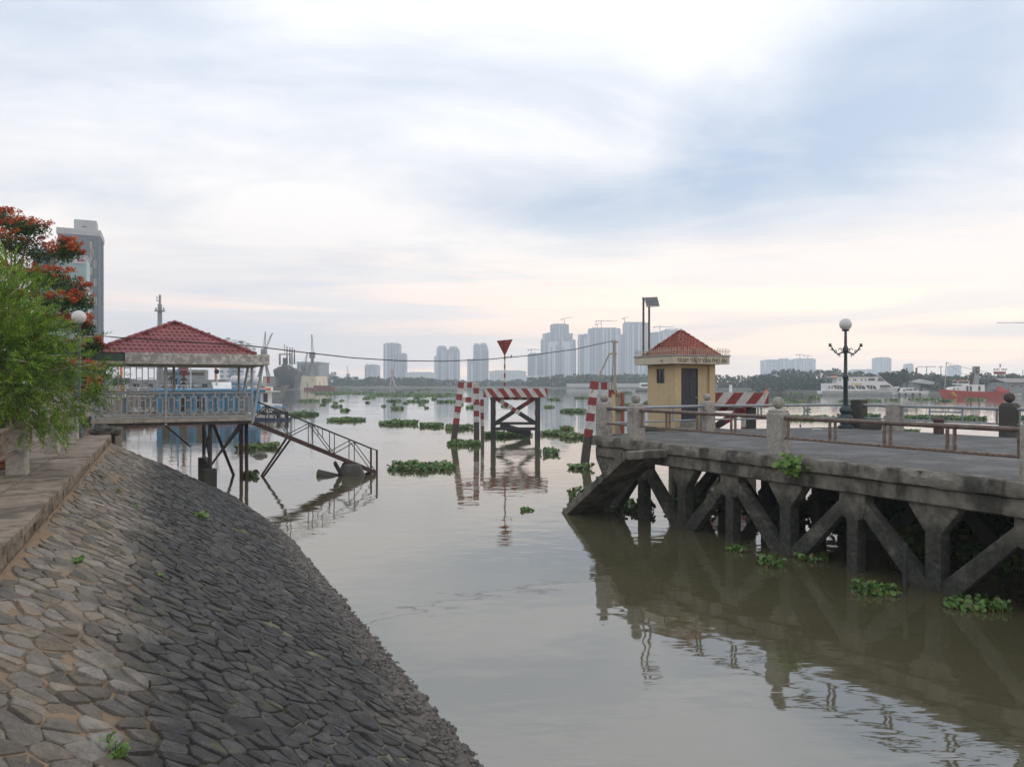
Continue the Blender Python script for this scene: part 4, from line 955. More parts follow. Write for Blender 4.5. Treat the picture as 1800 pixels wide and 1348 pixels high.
# ================================================================== MOORING DOLPHINS
def banded(p0, p1, w, n, bare, name, par, first=0, mat3='timber_wet'):
    """square timber painted in red and white bands from the top (p1) down to fraction bare, rough below"""
    mb = MB(); p0, p1 = V(p0), V(p1)
    for k in range(n):
        f0, f1 = 1-(1-bare)*k/n, 1-(1-bare)*(k+1)/n; mb.cur = (k+first) % 2; mb.beam(p0.lerp(p1, f1), p0.lerp(p1, f0), w, w, V((0, 1, 0)))
    mb.cur = 2; mb.beam(p0, p0.lerp(p1, bare), w*.99, w*.99, V((0, 1, 0)))
    return mb.build(name, ['paint_red', 'paint_white', mat3], par)
def stripe_beam(p0, p1, h, dp, n, slant, name, par):
    """white board with red slanting stripes standing proud of it"""
    e = (p1-p0).normalized(); L_ = (p1-p0).length; nf = V((e.y, -e.x, 0)); mb = MB(); mb.cur = 1; mb.box((p0+p1)/2, (L_, dp, h), e, nf*-1)
    mb.cur = 0; w = L_/n
    for sgn in (1, -1):
        for k in range(-1, n+1, 2):
            x0 = k*w; s_ = slant*h*.75; pts = [(x0-s_/2, h/2), (x0+w-s_/2, h/2), (x0+w+s_/2, -h/2), (x0+s_/2, -h/2)]
            pts = [(min(max(x, .003), L_-.003), z) for x, z in pts]
            if pts[1][0]-pts[0][0]+pts[2][0]-pts[3][0] < .05: continue
            poly = [p0+e*x+nf*(sgn*dp/2)+V((0, 0, z*.995)) for x, z in pts]; mb.slab(poly if sgn < 0 else poly[::-1], nf*(sgn*.006))
    return mb.build(name, ['paint_red', 'paint_white'], par)
def frame_dolphin(c, e, label, slant, px_sign):
    """braced timber frame carrying striped boards"""
    t = thing('mooring_dolphin', label, 'mooring dolphin', c, 'red and white mooring dolphins'); nb = V((-e.y, e.x, 0)); C0 = V(c)
    def D(x, y, z): return C0+e*x+nb*y+V((0, 0, z))
    for y in (0, 1.7):
        for x in (-1.72, 1.72):
            if y: banded(D(x, y, -1), D(x, y, 3.2), .36, 5, .42, 'pile', t, 0, 'timber_black')
            else: MB().beam(D(x, y, -1), D(x, y, 3.22), .36, .36, V((0, 1, 0))).build('pile', 'timber_black', t, bevel=.015)
    stripe_beam(D(-2.45, -.25, 3.56), D(2.45, -.25, 3.56), .68, .10, 11, slant, 'striped_board', t)
    stripe_beam(D(-2.0, 1.95, 3.1), D(2.0, 1.95, 3.1), .26, .10, 11, slant, 'striped_board', t)
    MB().beam(D(-2.2, 0, 3.30), D(2.2, 0, 3.30), .3, .16).build('cap_beam', 'timber_black', t); MB().beam(D(-2.1, 1.7, 3.29), D(2.1, 1.7, 3.29), .3, .16).build('cap_beam', 'timber_black', t)
    stripe_beam(D(-1.5, .22, 3.05), D(-.1, .22, 2.05), .01, .01, 1, 0, 'hidden_tie', t) if False else None
    b1 = MB(); p0, p1 = D(-1.45, .24, 3.12), D(1.5, .24, 1.22)
    for k in range(10):
        b1.cur = (k % 2) if k < 6 else 2; b1.beam(p0.lerp(p1, k/10), p0.lerp(p1, (k+1)/10), .10, .34)
    b1.build('cross_brace', ['paint_red', 'paint_white', 'timber_black'], t)
    MB().beam(D(1.45, .40, 3.12), D(.55, .40, 2.54), .10, .32).build('cross_brace', 'paint_red', t); MB().beam(D(.55, .40, 2.54), D(-1.6, .40, 1.16), .10, .32).build('cross_brace', 'timber_black', t)
    MB().beam(D(-1.55, .1, 1.22), D(1.55, .1, 1.22), .28, .20).build('tie_beam', 'timber_black', t); MB().beam(D(-1.55, .1, .80), D(1.55, .1, .80), .28, .22).build('tie_beam', 'timber_black', t)
    MB().beam(D(-1.2, 1.7, .95), D(1.2, 1.7, .3), .3, .5).build('tie_beam', 'timber_black', t)
    return t
c0 = Wt(906, 772); frame_dolphin(c0, V((1, .0, 0)), 'braced black timber frame under a striped board, below the red triangle', 1, 1)
c1 = V((9.3, 34.3, 0)); frame_dolphin(c1, V((.985, -.17, 0)).normalized(), 'braced timber frame with striped board just behind the booth', -1, 1)
# day mark
sg = V((c0.x-.82, c0.y+.0, 3.38)); dm = thing('day_mark', 'red inverted triangle day mark on a red and white striped pole', 'sign', sg)
ztop = 4.37+47/F*c0.y; mb = MB()
for k in range(9): mb.cur = k % 2; mb.tube(sg.lerp(V((sg.x, sg.y, ztop)), k/9), sg.lerp(V((sg.x, sg.y, ztop)), (k+1)/9), .075-.02*k/9, n=10)
mb.build('striped_pole', ['paint_red', 'paint_white'], dm, smooth=40)
apx = V((sg.x, sg.y, ztop-.05)); hh, ww = 1.22, .62
tri = MB(); tri.add([apx, apx+V((-ww, .1, hh-.03)), apx+V((-.02, -.42, hh)), apx+V((ww, .1, hh+.09)), apx+V((0, .45, hh))], [(0, 2, 1), (0, 3, 2), (0, 4, 3), (0, 1, 4), (1, 2, 3, 4)]); tri.build('triangle', 'paint_red', dm)
MB().box(apx+V((.5, 0, -.02)), (.1, .1, .22)).beam(apx+V((0, 0, -.06)), apx+V((.5, 0, -.06)), .03, .03).build('lamp_bracket', 'steel_dark', dm)
# leaning-post dolphins
def post_dolphin(pa, pt, pb, pbt, w, label, loc, extra=True):
    t = thing('mooring_dolphin', label, 'mooring dolphin', loc, 'red and white mooring dolphins')
    banded(pa-(pt-pa)*.15, pt, w, 7, .40, 'leaning_post', t); banded(pb-V((0, 0, .8)), pbt, w*.95, 7, .44, 'upright_post', t, 1)
    for z0, (a_, b_) in ((0., (pt, pbt)), (1, (pt.lerp(pa, .29), pbt.lerp(pb, .29)))):
        mb = MB(); off = V((0, 0, -w*.5)) if z0 == 0 else V((0, 0, 0)); a2, b2 = V(a_)+off, V(b_)+off
        for k in range(3): mb.cur = (k+1) % 2; mb.beam(a2.lerp(b2, k/3), a2.lerp(b2, (k+1)/3), w*.5, w*.9)
        mb.build('cross_bar', ['paint_red', 'paint_white'], t)
    if extra: banded(pb+V((.42, .35, -.8)), pbt+V((.42, .35, -1.25)), w*.6, 4, .5, 'rear_post', t, 0, 'steel_brown')
    return t
z_l = Wt(797, 779).y
post_dolphin(Wt(797, 779), P(811, 672, z_l+.3), Wt(838, 777), P(837, 672, Wt(838, 777).y), .42, 'leaning and upright banded posts left of the striped timber frame', Wt(815, 778))
z_r = Wt(1028, 813).y; pb = Wt(1077, 811)
dol = post_dolphin(Wt(1028, 813), P(1045, 671, z_r+.4), pb, P(1077, 672, pb.y), .44, 'leaning banded post and upright carrying the cable pole by the pier corner', Wt(1050, 812))
# cable pole standing on that dolphin
pp = P(1081, 676, pb.y-.25); up_ = thing('cable_pole', 'slim wooden cable pole with slanting stay on top of the banded dolphin', 'pole', pp)
ptop = V((pp.x, pp.y, H+74/F*pp.y)); MB().beam(pp-V((0, 0, .8)), ptop, .10, .10, V((0, 1, 0))).build('pole', 'bark_pale', up_); MB().box(ptop-V((0, 0, .1)), (.34, .12, .10)).build('cross_arm', 'bark_pale', up_)
zb = H+50/F*pp.y; MB().beam(V((pp.x-.35, pp.y-.05, zb)), V((pp.x+.1, pp.y-.05, zb)), .09, .09).build('bracket', 'bark_pale', up_); MB().beam(V((pp.x-.32, pp.y-.05, zb)), P(1052, 664, pp.y-.05), .08, .08).build('stay', 'bark_pale', up_)
MB().path([ptop-V((.1, .08, .15)), V((pp.x-.12, pp.y-.1, zb-.6)), V((pp.x-.22, pp.y-.3, H-.1)), V((pp.x-.25, pp.y-.35, 3.6))], .018, 5).build('drop_wire', 'cable', up_)
# cable from the lamp on the bank to that pole
La, Lb = V((-13.35, 22.7, 5.86)), ptop-V((.1, 0, .04)); pts = [La]
for px, py in ((215, 594), (300, 599), (440, 608), (530, 619), (620, 629), (700, 634), (780, 635), (860, 631.5), (930, 625), (1010, 614)):
    r_ = (px-CX)/F; t_ = (r_*La.y-La.x)/((Lb.x-La.x)-r_*(Lb.y-La.y)); pts.append(P(px, py, La.y+(Lb.y-La.y)*t_))
pts.append(Lb); o = MB().path(pts, .022, 6).build('overhead_cable', 'cable', origin=La); tag(o, 'thin dark cable sagging across the river mouth to the cable pole', 'cable')
# gauge cabinet beyond the rail
c = V((4.05, 28.2, 0)); gb = thing('gauge_cabinet', 'narrow open wooden gauge cabinet on piles between the pier posts', 'cabinet', c)
for dx_ in (-.17, .19): MB().beam(c+V((dx_, 0, -1)), c+V((dx_, 0, 2.4)), .12, .12, V((0, 1, 0))).build('pile', 'steel_maroon', gb)
MB().bb(c.x-.24, c.x-.12, c.y-.1, c.y+.1, 2.4, 3.92).build('board', 'booth_wall', gb); MB().bb(c.x-.10, c.x+.10, c.y+.08, c.y+.12, 2.4, 3.9).build('back_panel', 'booth_fascia', gb); MB().bb(c.x+.12, c.x+.22, c.y-.12, c.y+.12, 2.4, 3.93).build('board', 'brick_red', gb)
MB().bb(c.x-.25, c.x+.23, c.y-.12, c.y+.12, 3.925, 3.97).build('lid', 'brick_red', gb); MB().lathe(c+V((0, -.02, 3.35)), [(.06, -.06), (.08, -.05), (.08, .05), (.06, .06)], 10, V((0, 1, 0))).build('dial', 'alu', gb)
# ================================================================== FLOATING PLANTS AND WEEDS
def on_slope(px, py):
    rx, rz = (px-CX)/F, (py-HY)/F              # z = H - rz*Z ; s linear in Z
    k = NS.x*rx+NS.y; c_ = NS.x*K0.x+NS.y*K0.y; Z = (H-SZ-SL*c_)/(rz-SL*k); return V((rx*Z, Z, H-rz*Z))
def leaf_disc(mb, p, nrm, r, rg):
    a_, b_ = axes(nrm, V((rg.gauss(0, 1), rg.gauss(0, 1), .2)).normalized()); vs = []
    for k in range(6):
        th = k*math.pi/3+.3; vs.append(p+a_*(r*math.cos(th))+b_*(r*.86*math.sin(th))+nrm*(r*.16*math.cos(2*th)))
    mb.quad(*vs)
def raft_mesh(wx, dy, dens, lr, hgt, seed, name='leaves'):
    """a raft of rosettes: round glossy leaves on short stalks, ragged outline"""
    rg = random.Random(seed); L_, S_ = MB(), MB(); S_.cur = 1; n = int(wx*dy*dens)
    for _ in range(n):
        x, y = rg.uniform(-1, 1), rg.uniform(-1, 1); rr = abs(x)**2.4+abs(y)**2
        if rr > .70+.8*noise.noise(V((x*wx*.5+seed, y*dy*.6, 0))): continue
        X, Y = x*wx/2, y*dy/2; cl = .5+.5*noise.noise(V((X*1.1+seed*3, Y*1.1, 2))); top = hgt*.72*(.10+1.0*cl)*rg.uniform(.02, 1.1)
        b0 = V((X, Y, -.02)); ln = V((rg.gauss(0, .35), rg.gauss(0, .35), 1)); tip = b0+V((ln.x*top*.6, ln.y*top*.6, top+.04))
        r = lr*rg.uniform(.65, 1.2)
        if lr < .14 and rg.random() < .5:
            w_ = V((.012, 0, 0)); L_.cur = 1; L_.quad(b0-w_, b0+w_, tip); L_.cur = 0
        L_.cur = 1 if rg.random() < .09 else 0
        leaf_disc(L_, tip, V((rg.gauss(0, .75), rg.gauss(-.25, .75), .75)).normalized(), r, rg)
    return L_
rafts = [  # px0, px1, front row py, depth m, leaf radius, height, label (None = far and alike)
    (660, 802, 829, 2.6, .105, .46, 'broad raft of water hyacinth between the gangway foot and the banded posts'),
    (940, 988, 800, 1.7, .10, .55, 'round clump of water hyacinth in front of the striped frame, right side'),
    (776, 850, 784, 2.6, .11, .5, 'raft of water hyacinth around the left leaning post'),
    (846, 936, 769, 3.0, .12, .6, 'water hyacinth caught inside the striped timber frame'),
    (950, 990, 766, 3.0, .12, .6, 'water hyacinth just right of the striped timber frame'),
    (986, 1040, 772, 4.0, .12, .5, 'water hyacinth behind the right leaning post'),
    (658, 730, 747, 4.5, .13, .6, 'middle raft of three water hyacinth rafts beyond the gangway'),
    (733, 778, 751, 4.0, .13, .5, 'water hyacinth raft touching the left of the banded posts'),
    (776, 832, 755, 4.0, .13, .6, 'water hyacinth raft behind the banded posts'),
    (566, 640, 741, 4.5, .13, .55, 'left raft of three water hyacinth rafts beyond the gangway'),
    (500, 548, 731, 5.0, .14, .7, 'water hyacinth clump beside the stern of the white launch'),
    (404, 476, 792, 3.4, .11, .55, 'water hyacinth behind the pavilion stilts'),
    (414, 450, 840, .9, .09, .32, 'small water hyacinth clump at the foot of the maroon stilts'),
    (914, 938, 899, .35, .075, .14, 'lone floating sprig of water hyacinth left of the landing stair'),
    (1000, 1052, 826, 1.6, .10, .4, 'water hyacinth at the foot of the right leaning post'),
    (990, 1040, 880, 1.4, .10, .75, 'tall water hyacinth behind the landing stair'),
    (1282, 1322, 973, .6, .06, .28, 'smallest hyacinth clump at the near water line of the pier'),
    (1340, 1402, 1000, .8, .062, .34, 'leafy hyacinth clump at the foot of the third pier column'),
    (1405, 1475, 992, 1.0, .062, .30, 'shaded hyacinth clump between two pier columns'),
    (1508, 1604, 1052, .9, .062, .36, 'sprawling hyacinth clump at the foot of the big pier column'),
    (1676, 1790, 1078, .8, .06, .28, 'straggling hyacinth clump at the right edge under the pier'),
    (1060, 1165, 905, 2.6, .10, .55, 'hyacinth mass in the shade behind the landing stair columns'),
    (1180, 1290, 900, 2.6, .10, .6, 'hyacinth mass in the middle under the pier'),
    (1330, 1460, 905, 3.0, .10, .6, 'hyacinth mass deep under the pier, right'),
    (1388, 1484, 738, 5.0, .15, .6, 'hyacinth raft seen through the railing left of the ornate lamp'),
    (1495, 1562, 734, 5.0, .15, .6, 'hyacinth raft seen through the railing right of the ornate lamp'),
    (1585, 1684, 737, 5.5, .15, .55, 'hyacinth raft seen through the stepped railing panel'),
    (1676, 1752, 738, 5.0, .15, .55, 'hyacinth raft left of the dark ball-topped post'),
    (1800, 1900, 738, 5.0, .15, .55, 'hyacinth raft beyond the right edge of the railing'),
    (986, 1032, 725, 6.0, .16, .7, 'hyacinth raft on open water right of the day mark'),
    (1085, 1136, 714, 7.0, .18, .7, 'hyacinth raft left of the booth wall'),
    (985, 1012, 756, 2.5, .13, .5, 'little hyacinth clump left of the pier corner post'),
    (1565, 1622, 759, 1.0, .10, .4, 'hyacinth just outside the far pier edge'),
]
small = [(680, 706, 705.5), (714, 756, 706), (768, 806, 706.5), (685, 710, 719), (580, 600, 715), (523, 560, 705), (566, 582, 704), (588, 592, 709), (600, 612, 722), (1130, 1150, 709), (1010, 1035, 700), (955, 975, 716), (962, 985, 703),
         (820, 832, 717), (838, 846, 709), (1478, 1500, 706), (1520, 1545, 705), (1560, 1580, 703), (1370, 1384, 712), (1355, 1395, 703), (1420, 1440, 700), (1600, 1660, 702), (1650, 1672, 705), (1300, 1330, 706), (1700, 1730, 703), (1395, 1410, 706),
         (700, 706, 690), (860, 880, 692), (1090, 1110, 690), (1040, 1050, 691), (640, 660, 700)]
rq = random.Random(99); flecks = []
for k in range(64):
    px = rq.choice((rq.uniform(560, 1000), rq.uniform(560, 800), rq.uniform(1350, 1790))); py = 684+rq.random()**1.6*34+(6 if px > 1300 else 0); flecks.append((px, px+rq.uniform(4, 15), py))
bands = [(540, 655, 690.5), (610, 700, 693), (640, 812, 696.5), (545, 600, 693.5), (700, 800, 694)]
for k, (px0, px1, py, dep, lr, hg, lab) in enumerate(rafts):
    c = Wt((px0+px1)/2, py); c.y += dep/2; wx = (px1-px0)/F*c.y
    me = raft_mesh(wx, dep, 240 if lr < .095 else 95 if lr < .125 else 75, lr, hg, k+1).build('water_hyacinth', ['hyacinth', 'hyacinth_stem'], origin=(0, 0, 0))
    me.location = (c.x, c.y, 0); tag(me, lab, 'water plant', 'floating water hyacinth rafts')
O2 = ('first', 'second', 'third', 'fourth', 'fifth', 'sixth', 'seventh', 'eighth', 'ninth', 'tenth', 'eleventh', 'twelfth'); seen2 = {}
def raft_place(px, py):
    for lim_, txt in ((660, 'right of the white launch'), (800, 'left of the banded posts'), (900, 'behind the striped frame'), (1160, 'left of the booth'), (1460, 'left of the ornate lamp'), (9999, 'before the moored boats')):
        if px < lim_:
            k = seen2.get(txt, 0); seen2[txt] = k+1; return O2[k]+' from the left '+txt
small.sort()
for k, (px0, px1, py) in enumerate(small):
    c = Wt((px0+px1)/2, py); wx = (px1-px0)/F*c.y; dep = min(14, max(2, c.y*.035))
    o = raft_mesh(wx, dep, 1500/c.y if c.y < 300 else 4, .13+.0011*c.y, .55, k+60).build('water_hyacinth', ['hyacinth', 'hyacinth_stem'])
    o.location = (c.x, c.y, 0); tag(o, 'far hyacinth raft, '+raft_place(px0, py), 'water plant', 'small far hyacinth rafts')
for k, (px0, px1, py) in enumerate(flecks):
    c = Wt((px0+px1)/2, py); wx = max(.8, (px1-px0)/F*c.y); dep = min(6, max(.8, c.y*.015))
    o = raft_mesh(wx, dep, 1800/c.y if c.y < 300 else 5, .12+.001*c.y, .45, k+160).build('water_hyacinth', ['hyacinth', 'hyacinth_stem'])
    o.location = (c.x, c.y, 0); tag(o, 'tiny fleck of drifting hyacinth far out on the river', 'water plant', 'tiny far hyacinth flecks')
for k, (t_, of_, wx, dp, hg) in enumerate(((6.5, 6.0, 8, 7, 1.5), (12.5, 5.5, 8, 7, 1.7), (2.0, 7.5, 6, 5, 1.2))):
    c = E(t_, of_); o = raft_mesh(wx, dp, 85, .12, hg, k+300).build('shade_scrub', ['hyacinth', 'hyacinth_stem']); o.location = (c.x, c.y, 0); o.rotation_euler = (0, 0, math.atan2(DT.y, DT.x))
    tag(o, ('tangled green growth in the dark under the middle of the pier', 'tangled green growth under the pier at the right edge', 'tangled green growth under the far side of the pier deck')[k], 'water plant', 'growth under the pier')
for k, (px0, px1, py) in enumerate(bands):
    c = Wt((px0+px1)/2, py); wx = (px1-px0)/F*c.y
    o = raft_mesh(wx, 16, 5., .36, .55, k+120).build('water_hyacinth', ['hyacinth', 'hyacinth_stem'])
    o.location = (c.x, c.y+6, 0); tag(o, ('left', 'middle', 'longest', 'upper left', 'right')[k]+' band of drifting hyacinth in front of the dry dock shore', 'water plant', 'drifting hyacinth bands')
# weeds
def weed(name, p, nrm, r, n, lr, label, seed, mat='weed', hang=0.):
    rg = random.Random(seed); mb = MB(); mb.cur = 0
    for _ in range(n):
        d = (nrm+V((rg.gauss(0, .6), rg.gauss(0, .6), rg.gauss(0, .4)-hang))).normalized(); q_ = p+d*r*rg.uniform(.2, 1.)
        leaf_disc(mb, q_, (d*.3+V((rg.gauss(0, .5), -.4+rg.gauss(0, .5), .8))).normalized(), lr*rg.uniform(.6, 1.2), rg)
        if rg.random() < .4: mb.beam(p, q_, .006, .006)
    o = mb.build(name, mat, origin=p); tag(o, label, 'weed', 'weeds on the stonework'); return o
snr = (NS*SL+V((0, 0, 1))).normalized()
for k, (px, py, r, n, lr, lab) in enumerate(((350, 912, .22, 34, .05, 'green weed growing in the slumped crack of the stone slope'), (203, 1334, .12, 30, .022, 'bright grassy tuft at the bottom of the stone slope'), (130, 992, .13, 30, .028, 'flat grass tuft low beside the kerb'),
        (240, 876, .09, 9, .035, 'yellow-green leaves lying mid-slope, upper cluster'), (205, 866, .09, 9, .035, 'yellow-green leaves near the kerb on the slope'), (212, 881, .08, 7, .03, 'yellow-green leaves just below the kerb cluster'), (240, 893, .06, 5, .03, 'single yellowish leaf pair on the dark stones'),
        (180, 1003, .05, 5, .026, 'tiny green sprig beside the grass tuft'), (283, 1014, .08, 12, .022, 'dark green tuft on the wet mid-slope'), (247, 1075, .06, 5, .028, 'fallen green leaf on wet stones'), (185, 1310, .10, 12, .022, 'low moss tuft near the bottom of the slope'))):
    weed('weed', on_slope(px, py), snr, r, n, lr, lab, k+5)
weed('creeper', E(4.35, -.10, DZ+.02), V((-.7, -.5, .1)), .55, 130, .085, 'leafy green creeper hanging over the pier edge', 77, 'weed', .75)
o = MB().box(on_slope(168, 889)+snr*.045, (.30, .05, .01), V((.95, -.1, -.25)).normalized(), V((.1, .99, 0)).normalized()).build('wood_splinter', 'bark_pale', origin=on_slope(168, 889)); tag(o, 'pale splinter of wood on the upper stones', 'litter')
# ================================================================== VESSELS
def hull(mb, O, f, L_, Bm, z0, z1, sheer, boot=.3, bow=.35, stern=.9, flare=.78):
    """lofted hull: material 0 = boot top, 1 = side, 2 = deck"""
    r = V((f.y, -f.x, 0)); n = 15; rows = []
    for i in range(n):
        u = i/(n-1); x = -L_/2+L_*u
        b = Bm/2*(stern+(1-stern)*min(1, u/.3)) if u < 1-bow else Bm/2*max(.02, (1-((u-1+bow)/bow)**2.1))
        zd = z1+sheer*max(0, (u-.35)/.65)**2; zb = z0+(zd-z0)*boot; rake = (max(0, u-.6)/.4)**2*L_*.06
        rows.append([(x-rake, b*flare*.85, z0-.6), (x-rake*.7, b*flare, zb), (x, b, zd)])
    for i in range(n-1):
        for j in range(2):
            mb.cur = j
            for s_ in (1, -1):
                A = [O+f*rows[i+a][j+c][0]+r*(s_*rows[i+a][j+c][1])+V((0, 0, rows[i+a][j+c][2])) for a, c in ((0, 0), (1, 0), (1, 1), (0, 1))]
                mb.quad(*(A if s_ > 0 else A[::-1]))
        mb.cur = 2; mb.quad(*[O+f*rows[i+a][2][0]+r*(s_*rows[i+a][2][1])+V((0, 0, rows[i+a][2][2]-.02)) for a, s_ in ((0, -1), (0, 1), (1, 1), (1, -1))])
    for j in range(2):
        mb.cur = j; mb.quad(*[O+f*rows[0][j+c][0]+r*(s_*rows[0][j+c][1])+V((0, 0, rows[0][j+c][2])) for c, s_ in ((0, 1), (0, -1), (1, -1), (1, 1))])
    return mb
class Loc:
    """box builder in a vessel's own frame: x forward, y to its left, z up"""
    def __init__(s, O, f): s.O = V(O); s.f = f.normalized(); s.l = V((-s.f.y, s.f.x, 0))
    def p(s, x, y, z): return s.O+s.f*x+s.l*y+V((0, 0, z))
    def box(s, mb, x0, x1, y0, y1, z0, z1): return mb.box(s.p((x0+x1)/2, (y0+y1)/2, (z0+z1)/2), (x1-x0, y1-y0, z1-z0), s.f, s.l)
    def part(s, par, name, mat, *bx, **kw):
        mb = MB()
        for b_ in bx: s.box(mb, *b_)
        return mb.build(name, mat, par, **kw)
# -- white launch behind the gangway, seen from its stern quarter
O = Wt(474, 724); O = V((O.x-4.2, O.y+3.6, 0)); fw_ = V((-.72, .69, 0)); lc = Loc(O, fw_)
t = thing('passenger_launch', 'white launch with an orange life raft on its roof moored behind the gangway', 'boat', O)
hull(MB(), O, fw_, 13, 4.2, 0, 1.15, .5, .35).build('hull', ['hull_grey', 'white_gloss', 'white_gloss'], t, smooth=40)
lc.part(t, 'cabin', 'white_gloss', (-3.8, 4.2, -1.6, 1.6, 1.1, 2.95)); lc.part(t, 'roof', 'white_gloss', (-5.9, 4.6, -1.85, 1.85, 2.96, 3.08))
for x in (-3., -1.4, .2, 1.8): 
    for s_ in (-1, 1): lc.part(t, 'window', 'glass_dark', (x, x+1.3, s_*1.6-.03, s_*1.6+.03, 1.75, 2.6))
lc.part(t, 'stern_door', 'glass_dark', (-3.84, -3.78, -.9, -.2, 1.4, 2.7)); lc.part(t, 'stern_window', 'glass_dark', (-3.84, -3.78, .35, 1.2, 1.8, 2.5))
for s_ in (-1.5, 1.5): lc.part(t, 'stanchion', 'steel_grey', (-5.8, -5.72, s_-.04, s_+.04, 1.1, 2.96))
for s_ in (-1.0, .9): lc.part(t, 'vent_grille', 'steel_grey', (-6.62, -6.5, s_-.45, s_+.45, .35, .95))
lc.part(t, 'roof_fairing', 'white_gloss', (-4.2, -2.2, -1.6, -1.2, 3.08, 3.7), (-4.2, -2.2, 1.2, 1.6, 3.08, 3.7), bevel=.12); MB().tube(lc.p(-4.0, -1.15, 3.36), lc.p(-4.0, 1.15, 3.36), .24, n=10).build('life_raft', 'orange', t, smooth=40)
MB().tube(lc.p(-2.5, 0, 3.08), lc.p(-2.5, 0, 5.3), .12, .06, 8).build('mast', 'steel_dark', t); lc.part(t, 'bridge_roof', 'blue_dark', (-2.6, 1.2, -1.1, 1.1, 3.62, 3.75)); lc.part(t, 'bridge', 'maroon', (-2.2, 1., -1., 1., 3.08, 3.6))
MB().tube(lc.p(-4.4, -.9, 3.08), lc.p(-4.4, -.9, 5.4), .025, n=6).build('flag_staff', 'steel_grey', t); lc.part(t, 'flag', 'paint_red', (-4.42, -4.40, -.88, -.45, 4.3, 5.2))
# -- two small speedboats
def speedboat(px, py, fx, L_, label, stripe):
    O = Wt(px, py); f = V(fx).normalized(); lc = Loc(O, f); t = thing('speedboat', label, 'boat', O, 'small boats at the pontoon')
    hull(MB(), O, f, L_, L_*.34, 0, .62, .25, .45).build('hull', [stripe, 'white_gloss', 'white_gloss'], t, smooth=40)
    lc.part(t, 'seat', 'rubber', (-L_*.25, -L_*.05, -.5, .5, .6, .85)); lc.part(t, 'engine', 'rubber', (-L_*.55, -L_*.46, -.2, .2, .3, 1.0), bevel=.05); lc.part(t, 'windscreen', 'glass_window', (L_*.05, L_*.08, -.55, .55, .6, 1.05)); lc.part(t, 'canopy', 'blue_paint', (-L_*.3, L_*.05, -.6, .6, 1.45, 1.52))
    for x in (-L_*.28, L_*.03):
        for y in (-.55, .55): lc.part(t, 'canopy_post', 'alu', (x-.02, x+.02, y-.02, y+.02, .6, 1.45))
speedboat(462, 738, (-.9, .42, 0), 4.6, 'small white speedboat with navy stripe left of the gangway verticals', 'navy'); speedboat(488, 737, (-.7, .7, 0), 4.2, 'small white and navy speedboat nearest the river under the launch stern', 'navy')
# -- blue floating house seen through the pavilion
O = V((-36.2, 89, 0)); f = V((.95, .30, 0)).normalized(); lc = Loc(O, f); t = thing('blue_houseboat', 'bright blue flat-roofed houseboat with white tanks seen through the pavilion', 'boat', O)
lc.part(t, 'pontoon', 'maroon', (-6, 6, -3, 3, -.6, .75), bevel=.05)
lc.part(t, 'wall', 'blue_paint', (-5.6, 5.6, -2.4, 2.4, .75, 3.3)); lc.part(t, 'roof', 'blue_paint', (-6., 6.2, -3, 3, 3.3, 3.55), bevel=.03); lc.part(t, 'roof_trim', 'blue_dark', (-6.02, 6.22, -3.04, -3.005, 3.22, 3.4))
for x in (-5.0, -3.2, -1.4): lc.part(t, 'door', 'glass_dark', (x, x+.8, -2.46, -2.405, .8, 2.7))
for x in (-4.1, -2.3, .2, 1.7, 3.2, 4.6): lc.part(t, 'shutter', 'blue_dark', (x, x+.55, -2.45, -2.405, 1.3, 2.7))
for x in (-.35, 1.1, 2.6, 4.1): lc.part(t, 'wall_post', 'paint_grey', (x-.05, x+.05, -2.95, -2.85, .75, 3.3))
for k, x in enumerate((2.6, 3.6, 4.9)): MB().ball(lc.p(x, .5-.4*(k % 2), 4.6), .62, 14, 9).tube(lc.p(x, .5-.4*(k % 2), 3.5), lc.p(x, .5-.4*(k % 2), 4.2), .3, n=8).build('white_tank', 'globe', t, smooth=179)
MB().slab([lc.p(.4, -1.9, 3.6), lc.p(2.4, -1.9, 3.6), lc.p(2.3, -.7, 4.35), lc.p(.1, -.7, 4.35)], V((0, 0, .05))).build('sloping_hatch', 'white_gloss', t)
for x in (-5.9, -4.7, -3.5, -2.3): lc.part(t, 'roof_rail', 'white_gloss', (x, x+1.2, -2.82, -2.76, 4.0, 4.06), (x, x+.06, -2.82, -2.76, 3.55, 4.0))
for px, yt, mt, nm in ((313, 648, 'blue_paint', 'mast'), (335, 640, 'paint_white', 'mast'), (381, 652, 'alu', 'mast')):
    b0 = P(px, 700, 88); MB().tube(V((b0.x, b0.y, 3.5)), P(px, yt, 88), .09, n=8).build(nm, mt, t)
c = P(323, 656, 88.2); MB().lathe(c, [(.02, -.55), (.5, .3), (.5, .36)], 4).tube(c-V((0, 0, 2.6)), c-V((0, 0, .5)), .06, n=6).build('day_shape', 'paint_red', t); MB().ball(P(381, 653, 88), .3, 10, 7).build('day_shape', 'rubber', t)
for px, py in ((301, 664), (310, 668), (323, 665), (323, 674)): MB().lathe(P(px, py+4, 88.3), [(.5, 0), (.06, .5)], 8).tube(V((P(px, py, 88.3).x, 88.3, 3.5)), P(px, py+4, 88.3), .05, n=6).build('day_shape', 'rubber', t)
